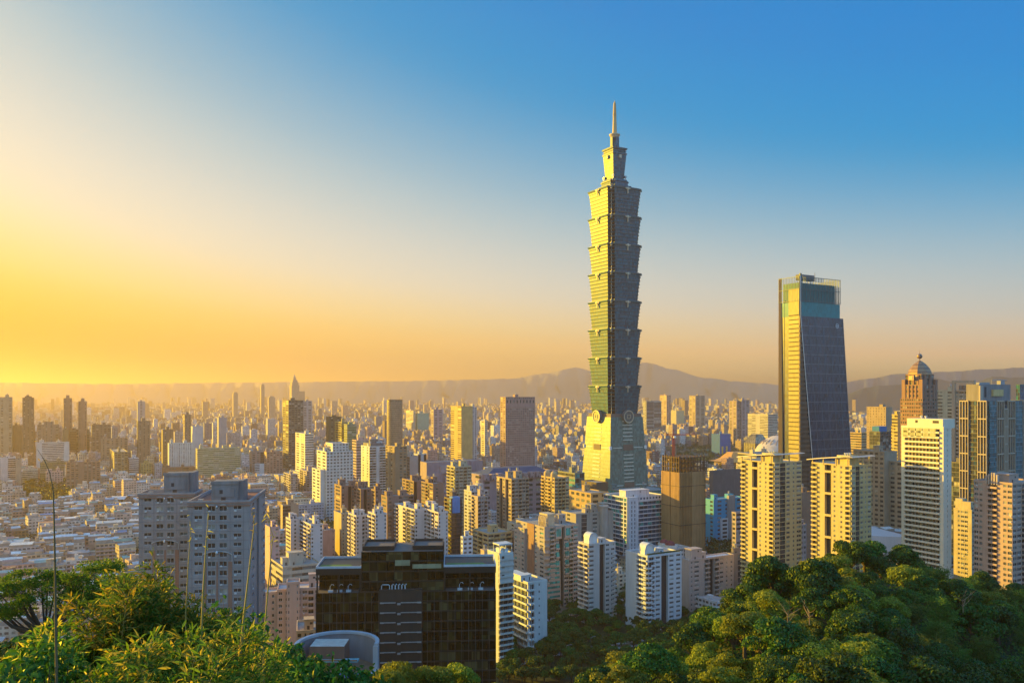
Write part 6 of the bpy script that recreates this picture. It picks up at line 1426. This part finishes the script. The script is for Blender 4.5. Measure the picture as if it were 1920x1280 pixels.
def proto(kind, i):
    if (kind, i) not in PROT:
        sd = hash_[kind]*10+i
        if kind == 'dark': PROT[kind, i] = tree_proto(sd, 5, 8.5, LEAF_D, .42, 130)
        if kind == 'olive': PROT[kind, i] = tree_proto(sd, 4.6, 8, LEAF_O, .38, 140, .6)
        if kind == 'bright': PROT[kind, i] = tree_proto(sd, 3.8, 7.5, LEAF_Y, .34, 150, .7, 20)
        if kind == 'deep': PROT[kind, i] = tree_proto(sd, 5.2, 9, LEAF_G, .44, 120, .75)
        if kind == 'culm': PROT[kind, i] = culm_proto(sd, LEAF_C)
        if kind == 'park': PROT[kind, i] = tree_proto(sd, 5.5, 9, LEAF_G, .75, 46, .65)
        if kind == 'parkd': PROT[kind, i] = tree_proto(sd, 5.0, 8.5, LEAF_D, .75, 46, .65)
    return PROT[kind, i]
LEAF_C = leafm((.05, .12, .015), (.14, .22, .03), .4)
hash_ = dict(culm=7, dark=1, olive=2, bright=3, deep=4, park=5, parkd=6)
def tree(name, kind, x, y, z, s, label, group, rz=None):
    cr, tk = proto(kind, rt.randrange(3)); o = empty(name, (x, y, z), rt.uniform(0, 6.28) if rz is None else rz, label, 'tree', group); o.scale = (s*rt.uniform(.9, 1.1), s*rt.uniform(.9, 1.1), s*rt.uniform(.85, 1.15))
    link('crown', cr, o); link('trunk', tk, o); return o
pts = []
def poisson(n, gen, dmin):
    out = []
    for _ in range(n):
        x, y = gen()
        if all((x-a)**2+(y-b)**2 > dmin(y)**2 for a, b in out): out.append((x, y))
    return out
def gen_hill():
    px = rt.uniform(1085, 2060); ys, dc = sil(px); D = dc*rt.uniform(.42, 1.16)**.9; return ((px-960)/F*D, D)
hill = poisson(9000, gen_hill, lambda y: 4.2+y*.016)
hill = hill[:285]
KL = {'culm': 'feathery arching bamboo-like', 'dark': 'dark green broad-crowned', 'olive': 'olive lit broad-crowned', 'bright': 'yellow green fine-leaved', 'deep': 'deep green shaded'}
def hpos(px, y, dc):
    r = 'on the hill crest' if y > dc*.88 else 'on the middle slope' if y > dc*.65 else 'on the near slope'
    return r+(', below the canopy towers' if 1380 < px < 1640 else ', below the white tower' if 1640 <= px < 1790 else ', at the right edge' if px >= 1790 else ', on the lower left spur' if px < 1200 else ', on the rising shoulder')
for (x, y) in hill:
    px = 960+F*x/y; ys, dc = sil(px)
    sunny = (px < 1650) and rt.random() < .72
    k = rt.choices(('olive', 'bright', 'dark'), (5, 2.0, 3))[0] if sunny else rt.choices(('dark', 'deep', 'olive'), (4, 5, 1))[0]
    if (px > 1730 and rt.random() < .4) or rt.random() < .06: k = 'culm'
    s = rt.uniform(.7, 1.3)*(0.82+.0011*y)
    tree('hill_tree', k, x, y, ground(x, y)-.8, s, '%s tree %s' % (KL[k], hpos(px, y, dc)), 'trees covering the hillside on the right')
# left hillside and bottom centre
def gen_left():
    px = rt.uniform(-60, 960); ys, dc = sil(px); D = dc*rt.uniform(.8, 1.3); return ((px-960)/F*D, D)
lf = poisson(4000, gen_left, lambda y: 3.6+y*.018)[:70]
for (x, y) in lf:
    px = 960+F*x/y; k = rt.choices(('deep', 'dark', 'bright'), (5, 3, 1))[0]
    tree('hillside_tree', k, x, y, ground(x, y)-2.2, rt.uniform(.5, .85), '%s tree on the left slope, %s' % (KL[k], 'in front of the grey twins' if px < 480 else 'under the pink block' if px < 620 else 'under the black building'), 'trees on the left slope')
for (px, py, D, s, k) in ((755, 1214, 120, .95, 'olive'), (812, 1212, 122, .95, 'olive'), (860, 1222, 125, .8, 'olive'), (730, 1232, 112, .6, 'olive'), (935, 1262, 120, .8, 'bright'), (590, 1215, 95, .55, 'bright'), (660, 1262, 100, .6, 'bright'), (560, 1222, 92, .6, 'bright'),
                      (1440, 1068, 165, 1.25, 'olive'), (1395, 1120, 150, 1.1, 'olive'), (1215, 1190, 130, 1.0, 'dark'), (1160, 1205, 125, 1.0, 'olive'), (420, 1145, 70, .7, 'dark'), (450, 1170, 72, .6, 'dark')):
    x = (px-960)/F*D; zt = Z(py, D); h = {'olive': 11.2, 'bright': 10.2, 'dark': 12}[k]*s
    tree('round_tree', k, x, D, zt-h*.94, s, '%s tree standing above its neighbours %s' % (KL[k], 'before the black building' if 640 < px < 950 else 'beside the round pool building' if 500 < px <= 640 else 'below the left canopy tower' if px > 1380 else 'below the grey twins' if px < 500 else 'on the lower spur of the hill'), 'trees standing out of the canopy')
# bare twiggy trees
for i, (px, py, D) in enumerate(((1478, 1116, 140), (1518, 1108, 140), (1806, 1096, 170))):
    x = (px-960)/F*D; root = empty('bare_tree', (x, D, Z(py, D)-4.2), rt.uniform(0, 6), 'leafless pale branches poking out of the green canopy, %s' % ['leftmost of three', 'middle one of three', 'the one near the right edge'][i], 'tree')
    T = MB(); r = random.Random(i+3); T.tube([(0, 0, -1.5), (.1, 0, 0), (.2, 0, 1)], [.09, .08, .07], 6); T.build('trunk', [wallm((.22, .16, .10))], root); T = MB()
    for k in range(9):
        a = Vector((r.uniform(-1, 1), r.uniform(-.6, .6), r.uniform(.1, .8))); p0 = Vector((.1, 0, r.uniform(-.5, 1))); L = r.uniform(1.2, 3.2); p1 = p0+a*L*.5+Vector((r.uniform(-.2, .2), 0, .2)); p2 = p1+(a+Vector((r.uniform(-.6, .6), 0, .3)))*L*.5
        T.tube([p0, p1, p2], [.045, .03, .012], 4); T.tube([p1, p1+(a+Vector((r.uniform(-1, 1), r.uniform(-1, 1), .3)))*L*.3], [.022, .01], 4)
    T.build('branch', [wallm((.30, .21, .13))], root)
# undergrowth between the trunks
def scatter(name, n, gen, L, leaf, label, hh=1.6):
    M = MB()
    for _ in range(n):
        x, y = gen(); z = ground(x, y); c = Vector((x, y, z+rt.uniform(0, hh)))
        leafquad(M, c, Vector((0, -.3, 1)), L*rt.uniform(.6, 1.4), L*.6, rt)
    tag(M.build(name, [leaf]), label, 'undergrowth', kind='stuff')
def gen_u():
    px = rt.uniform(900, 2000); ys, dc = sil(px); D = dc*rt.uniform(.40, 1.2); return ((px-960)/F*D, D)
scatter('undergrowth', 42000, gen_u, .9, LEAF_D, 'shrubs and ground cover between the hillside trees', 3.0)
def gen_ul():
    px = rt.uniform(-100, 1000); ys, dc = sil(px); D = dc*rt.uniform(.12, 1.35); return ((px-960)/F*D, D)
scatter('left_undergrowth', 40000, gen_ul, .45, LEAF_D, 'shrubs and ground cover on the left slope', 1.6)
# park trees between hill and towers
def gen_park():
    px = rt.uniform(930, 1400); py = rt.choice((rt.uniform(1140, 1290), rt.uniform(1090, 1290))); D = CZ*F/(py-HY); return ((px-960)/F*D, D)
pk = [q for q in poisson(7000, gen_park, lambda y: 5.4 if y < 560 else 8) if not taken(q[0], q[1], -4)][:290]
for (x, y) in pk:
    px, py = pxy(x, y); k = rt.choice(('park', 'park', 'parkd'))
    tree('park_tree', k, x, y, ground(x, y)-.6, rt.uniform(.75, 1.2), '%s park tree %s' % ('blue green' if k == 'park' else 'dark green', 'at the foot of the white banded block' if px < 1030 else 'below the stone tower' if px < 1130 else 'before the rounded white tower' if px < 1290 else 'under the beige block'), 'trees in the park below the towers')
for i, (px, py) in enumerate(((1062, 1238), (1108, 1222), (1150, 1216), (1318, 1160), (1565, 1090))):
    D = CZ*F/(py-HY); o = empty('street_lamp', ((px-960)/F*D, D, -.3), R(20*i), 'pale street lamp %s' % ['by the park road left of the hill spur', 'standing among the park trees beside the road', 'at the bend of the park road', 'under the beige apartment block', 'between the canopy towers at the hill foot'][i], 'street lamp', 'street lamps below the towers')
    T = MB(); T.tube([(0, 0, 0), (0, 0, 9)], [.16, .09], 6); T.build('pole', STEEL, o); T = MB(); T.tube([(0, 0, 9), (1.2, 0, 9.6), (2.4, 0, 9.7)], .08, 5); T.box(2.0, 3.2, -.2, .2, 9.62, 9.8); T.build('lamp_head', STEEL, o)
# street trees farther back: one loose mass, plus the wooded park
M = MB()
for _ in range(2300):
    a, b, c, d = PARKS[rt.choice((0, 0, 0, 1, 2, 2, 2, 4, 5, 6, 7))]; px = rt.uniform(a, b); py = rt.uniform(c, d); D = CZ*F/(py-HY); x = (px-960)/F*D
    if taken(x, D, 0): continue
    s = rt.uniform(3, 6.5); L = s*.36
    for _k in range(34):
        dd = Vector((rt.gauss(0, 1), rt.gauss(0, 1), rt.gauss(0, 1)+.3)).normalized(); leafquad(M, Vector((x, D, 5+s*.4))+Vector((dd.x*s, dd.y*s, dd.z*s*.8)), dd, L*1.5, L*1.1, rt)
for bi in range(-30, 40):
    for bj in range(-5, 40):
        o = E1*(bi*86)+E2*(bj*68); 
        if not ok(o.x, o.y) or o.y > 1900 or rt.random() < .45: continue
        for q in range(8):
            c = o+E1*(-6)+E2*(q*8.5) if q % 2 else o+E1*(q*9)+E2*(-5)
            if taken(c.x, c.y, -3): continue
            s = rt.uniform(2, 4); L = s*.5
            for _k in range(16):
                dd = Vector((rt.gauss(0, 1), rt.gauss(0, 1), rt.gauss(0, 1)+.3)).normalized(); leafquad(M, Vector((c.x, c.y, 4+s*.4))+Vector((dd.x*s, dd.y*s, dd.z*s*.8)), dd, L*1.5, L*1.1, rt)
tag(M.build('distant_trees', [leafm((.02, .05, .015), (.06, .09, .025), .1)]), 'far street trees and the wooded park seen as one green mass', 'trees', kind='stuff')

# ------------------------------------------------------------------ plants close to the camera
def blade(M, p, d, L, W, r, droop=.3, m=0):
    """lance-shaped leaf, bent once along its length and folded along the midrib"""
    d = d.normalized(); s = d.cross(Vector((r.uniform(-1, 1), r.uniform(-1, 1), r.uniform(-1, 1)))).normalized(); nn = d.cross(s)*(W*.25)
    a = p; b = p+d*L*.35; c_ = p+d*L*.72-Vector((0, 0, droop*L*.22)); e = p+d*L-Vector((0, 0, droop*L*.6))
    n = len(M.v); M.v += [tuple(q) for q in (a, b+s*W/2, b-nn, b-s*W/2, c_+s*W*.36, c_-nn*.7, c_-s*W*.36, e)]
    M.f += [(n, n+1, n+2), (n, n+2, n+3), (n+1, n+4, n+5, n+2), (n+2, n+5, n+6, n+3), (n+4, n+7, n+5), (n+5, n+7, n+6)]; M.m += [m]*6
BAM_Y = leafm((.26, .24, .02), (.55, .42, .05), .5); BAM_G = leafm((.05, .13, .012), (.15, .25, .02), .5); BROAD = leafm((.02, .075, .006), (.07, .17, .012), .35); STEM = wallm((.28, .22, .06), .6, .3); UMB = leafm((.04, .12, .01), (.17, .27, .02), .45)
def bamboo(px0, py0, D, top, spread, n_st, label, seed, per=60, L=.135):
    per = per*1.5
    r = random.Random(seed); base = P(px0, py0, D); root = empty('bamboo_clump', base, 0, label, 'bamboo'); LV = MB(); ST = MB()
    for i in range(n_st):
        o = Vector((r.gauss(0, .35)*spread, r.uniform(-.5, .5), 0)); h = top*r.uniform(.5, 1)*(1-min(.5, abs(o.x)/spread*.38)); lean = Vector((o.x*.35+r.uniform(-.18, .18), r.uniform(-.1, .1), 0))
        pts_ = [o+lean*(q*q)*1.0+Vector((0, 0, h*q)) for q in (0, .25, .5, .75, 1)]
        ST.tube([tuple(pts_[0]-Vector((0, 0, 8.5)))]+[tuple(p) for p in pts_], [.012, .010, .009, .007, .005, .002], 5)
        for k in range(int(per*h)):
            q = r.uniform(.05, 1)**.8; j = min(3, int(q*4)); p = pts_[j].lerp(pts_[j+1], q*4-j)
            a = r.uniform(0, 6.28); tw = Vector((math.cos(a), math.sin(a)*.8, r.uniform(.1, .9))); tl = r.uniform(.03, .30)*(1.15-q*.6)
            e = p+tw*tl
            if k % 3 == 0: ST.tube([tuple(p), tuple(e)], [.003, .0015], 3)
            for _ in range(r.choice((1, 2, 3))):
                d = (tw*.6+Vector((r.uniform(-.7, .7), r.uniform(-.7, .7), r.uniform(-.5, .9)))).normalized(); blade(LV, e, d, L*r.uniform(.6, 1.25), L*.15*r.uniform(.8, 1.3), r, r.uniform(0, .9), 0 if r.random() < .3 else 1)
    ST.build('stems', [STEM], root); LV.build('foliage', [BAM_Y, BAM_G], root)
bamboo(262, 1330, 9.5, 1.62, .72, 26, 'large sunlit bamboo clump with yellow and green blades in front of the grey twins', 3, 120)
bamboo(235, 1330, 10.5, 1.78, .22, 8, 'taller slender bamboo shoots rising behind the large clump', 5, 110)
bamboo(246, 1330, 9.8, 2.02, .07, 3, 'single wispy bamboo shoot topping the left foreground growth', 6, 60)
bamboo(300, 1330, 9.8, 1.72, .10, 3, 'second wispy bamboo shoot right of the tallest one', 7, 60)
bamboo(395, 1330, 10, 1.30, .55, 20, 'bamboo clump right of the large one with orange tinted blades', 8, 120)
bamboo(120, 1340, 9, 1.05, .8, 22, 'low bamboo growth at the bottom left under the umbrella tree', 11, 120)
bamboo(330, 1380, 7.0, .95, 1.0, 26, 'nearest low bamboo thicket along the bottom edge', 12, 120, .13)
bamboo(492, 1330, 11, .72, .26, 8, 'small yellow green bamboo tuft at the bottom right of the left group', 14, 120)
bamboo(20, 1400, 8.5, .9, .7, 14, 'dim bamboo growth behind the broad leaved shrub', 17, 110)
# umbrella shaped tree
def umbrella_tree():
    D = 24; r = random.Random(9); base = P(85, 1330, D); root = empty('umbrella_tree', base, 0, 'spreading tree with an umbrella shaped crown and dark forked branches at the left edge', 'tree'); T = MB(); M = MB(); g = F/D
    fork = [((85-px)/-g, 0, (1330-py)/g) for px, py in ((85, 1190),)][0]
    T.tube([(0, 0, -12), (0, 0, 1), fork], [.14, .085, .075], 8); T.build('trunk', [BARK], root); T = MB()
    tips = [(5, 1130), (30, 1108), (60, 1085), (85, 1092), (110, 1100), (140, 1090), (160, 1068), (185, 1075), (205, 1100), (20, 1085), (-20, 1110), (175, 1115), (60, 1120), (120, 1125), (150, 1130), (200, 1120), (-10, 1150), (40, 1145), (180, 1140), (215, 1105), (-40, 1125)]
    for (px, py) in tips:
        for rep in range(2):
            e = Vector(((px-85+r.uniform(-9, 9))/g, r.uniform(-.9, .9), (1330-py+r.uniform(-5, 5))/g)); f = Vector(fork); mid = f.lerp(e, .45)+Vector((0, 0, -.12*abs(e.x-f.x)))
            T.tube([tuple(f), tuple(mid), tuple(f.lerp(e, .8)), tuple(e)], [.045, .028, .016, .006], 5)
            for _ in range(4):
                q = e+Vector((r.gauss(0, .22), r.gauss(0, .3), r.gauss(0, .07)+.02)); T.tube([tuple(f.lerp(e, .8)), tuple(q)], [.01, .004], 4)
                for _k in range(150):
                    dd = Vector((r.gauss(0, 1), r.gauss(0, 1), r.gauss(0, .55)+.2)).normalized(); pp = q+Vector((dd.x*.21, dd.y*.21, dd.z*.13))*r.uniform(.3, 1.1)
                    blade(M, pp, (dd+Vector((0, 0, .3))), r.uniform(.05, .10), r.uniform(.025, .038), r, r.uniform(0, .6))
    T.build('branches', [BARK], root); M.build('crown', [UMB], root)
umbrella_tree()
# broad-leaved shrub in the bottom left corner
def broad(px0, py0, D, w_, h_, n, label, seed, L=.11):
    r = random.Random(seed); base = P(px0, py0, D); root = empty('broad_leaved_shrub', base, 0, label, 'shrub'); M = MB(); T = MB()
    for i in range(n):
        o = Vector((r.uniform(-w_, w_), r.uniform(-.6, .8), 0)); top = Vector((o.x*1.1, o.y, h_*(1-(abs(o.x)/w_)**2*.55)*r.uniform(.3, 1)))
        if i % 4 == 0: T.tube([tuple(o+Vector((0, 0, -8))), tuple(o.lerp(top, .6)), tuple(top)], [.008, .006, .003], 4)
        for _ in range(4):
            p = top+Vector((r.uniform(-.1, .1), r.uniform(-.1, .1), r.uniform(-.1, .06))); d = Vector((r.uniform(-1, 1), r.uniform(-1, .3), r.uniform(-.7, .4)))
            blade(M, p, d, L*r.uniform(.6, 1.3), L*.62*r.uniform(.8, 1.2), r, .6)
    T.build('stems', [BARK], root); M.build('foliage', [BROAD], root)
broad(0, 1345, 6.5, .26, .50, 170, 'dark green shrub with broad glossy leaves in the bottom left corner', 31, .075)
broad(45, 1370, 7, .35, .36, 170, 'lower part of the broad leaved growth beside the corner shrub', 33, .06)
broad(560, 1345, 20, 2.2, 1.4, 520, 'dark leafy shrub bank left of the round pool building at the bottom edge', 35, .16)
broad(420, 1400, 14, 1.2, 2.4, 520, 'dark leafy bush rising behind the right bamboo clump', 36, .12)
# tall thin stalks
for lab, D, pts_, rads in (
    ('tall thin stalk with a drooping leafless tip crossing the left field of houses', 6.5, [(106, 1330), (106, 1250), (104, 1150), (103, 1050), (101, 960), (99, 915), (93, 885), (83, 862), (70, 842)], [.011, .011, .0095, .0075, .006, .0045, .0035, .0025, .0015]),
    ('thin stalk in front of the left grey twin with a leafy tip', 8, [(370, 1330), (376, 1220), (381, 1110), (387, 1010), (391, 965)], [.012, .011, .009, .005, .002]),
    ('short thin stalk between the two grey twins', 9, [(345, 1330), (348, 1150), (353, 1060), (357, 1000), (356, 975)], [.006, .006, .005, .004, .002]),
    ('thin leaning stalk over the right side of the nearer grey twin with a brown sheath', 8, [(444, 1330), (450, 1230), (458, 1150), (468, 1060), (477, 980), (472, 955)], [.011, .014, .010, .007, .004, .002]),
    ('thin leaning stalk just right of the grey twins', 8, [(488, 1330), (494, 1210), (502, 1110), (508, 1040), (512, 1005), (499, 965)], [.009, .009, .007, .005, .004, .002])):
    A = [P(a, b, D) for a, b in pts_]; A[0] = A[0]-Vector((0, 0, 7)); root = empty('plant_stalk', A[0], 0, lab, 'stalk', 'tall thin stalks'); T = MB(); T.tube([tuple(p-A[0]) for p in A], rads, 7); 
    for p, rr in zip(A[1:-1], rads[1:-1]): T.cyl((p-A[0]).x, (p-A[0]).y, (p-A[0]).z-.006, (p-A[0]).z+.006, rr*1.35, k=8)
    T.build('stem', [STEM if 'leafless' not in lab else wallm((.12, .09, .04), .7, .4)], root); M = MB(); r = random.Random(len(lab))
    for k in range(9 if 'leafless' not in lab else 3):
        q = A[-1-(k % 3 != 0)]-A[0] if 'leafless' not in lab else A[-1]-A[0]; blade(M, q+Vector((0, 0, r.uniform(-.1, .1))), Vector((r.uniform(-1, 1), r.uniform(-.5, .5), r.uniform(-.6, .9))), r.uniform(.03, .075) if 'leafless' not in lab else .03, .010, r, .5)
    M.build('leaf_tuft', [BAM_Y], root)

# ------------------------------------------------------------------ haze
hm = bpy.data.materials.new('haze_air'); hm.use_nodes = True; t = hm.node_tree; t.nodes.clear()
pv = NN(t, 'ShaderNodeVolumePrincipled'); pv.inputs['Density'].default_value = HAZE_DENSITY; pv.inputs['Color'].default_value = (*HAZE_COLOR, 1); pv.inputs['Anisotropy'].default_value = HAZE_G
o_ = NN(t, 'ShaderNodeOutputMaterial'); t.links.new(pv.outputs[0], o_.inputs['Volume'])
M = MB(); M.box(-31000, 31000, -3500, 30500, -3.5, 575); tag(M.build('haze', [hm]), 'warm golden evening haze over the city', 'haze', kind='stuff')
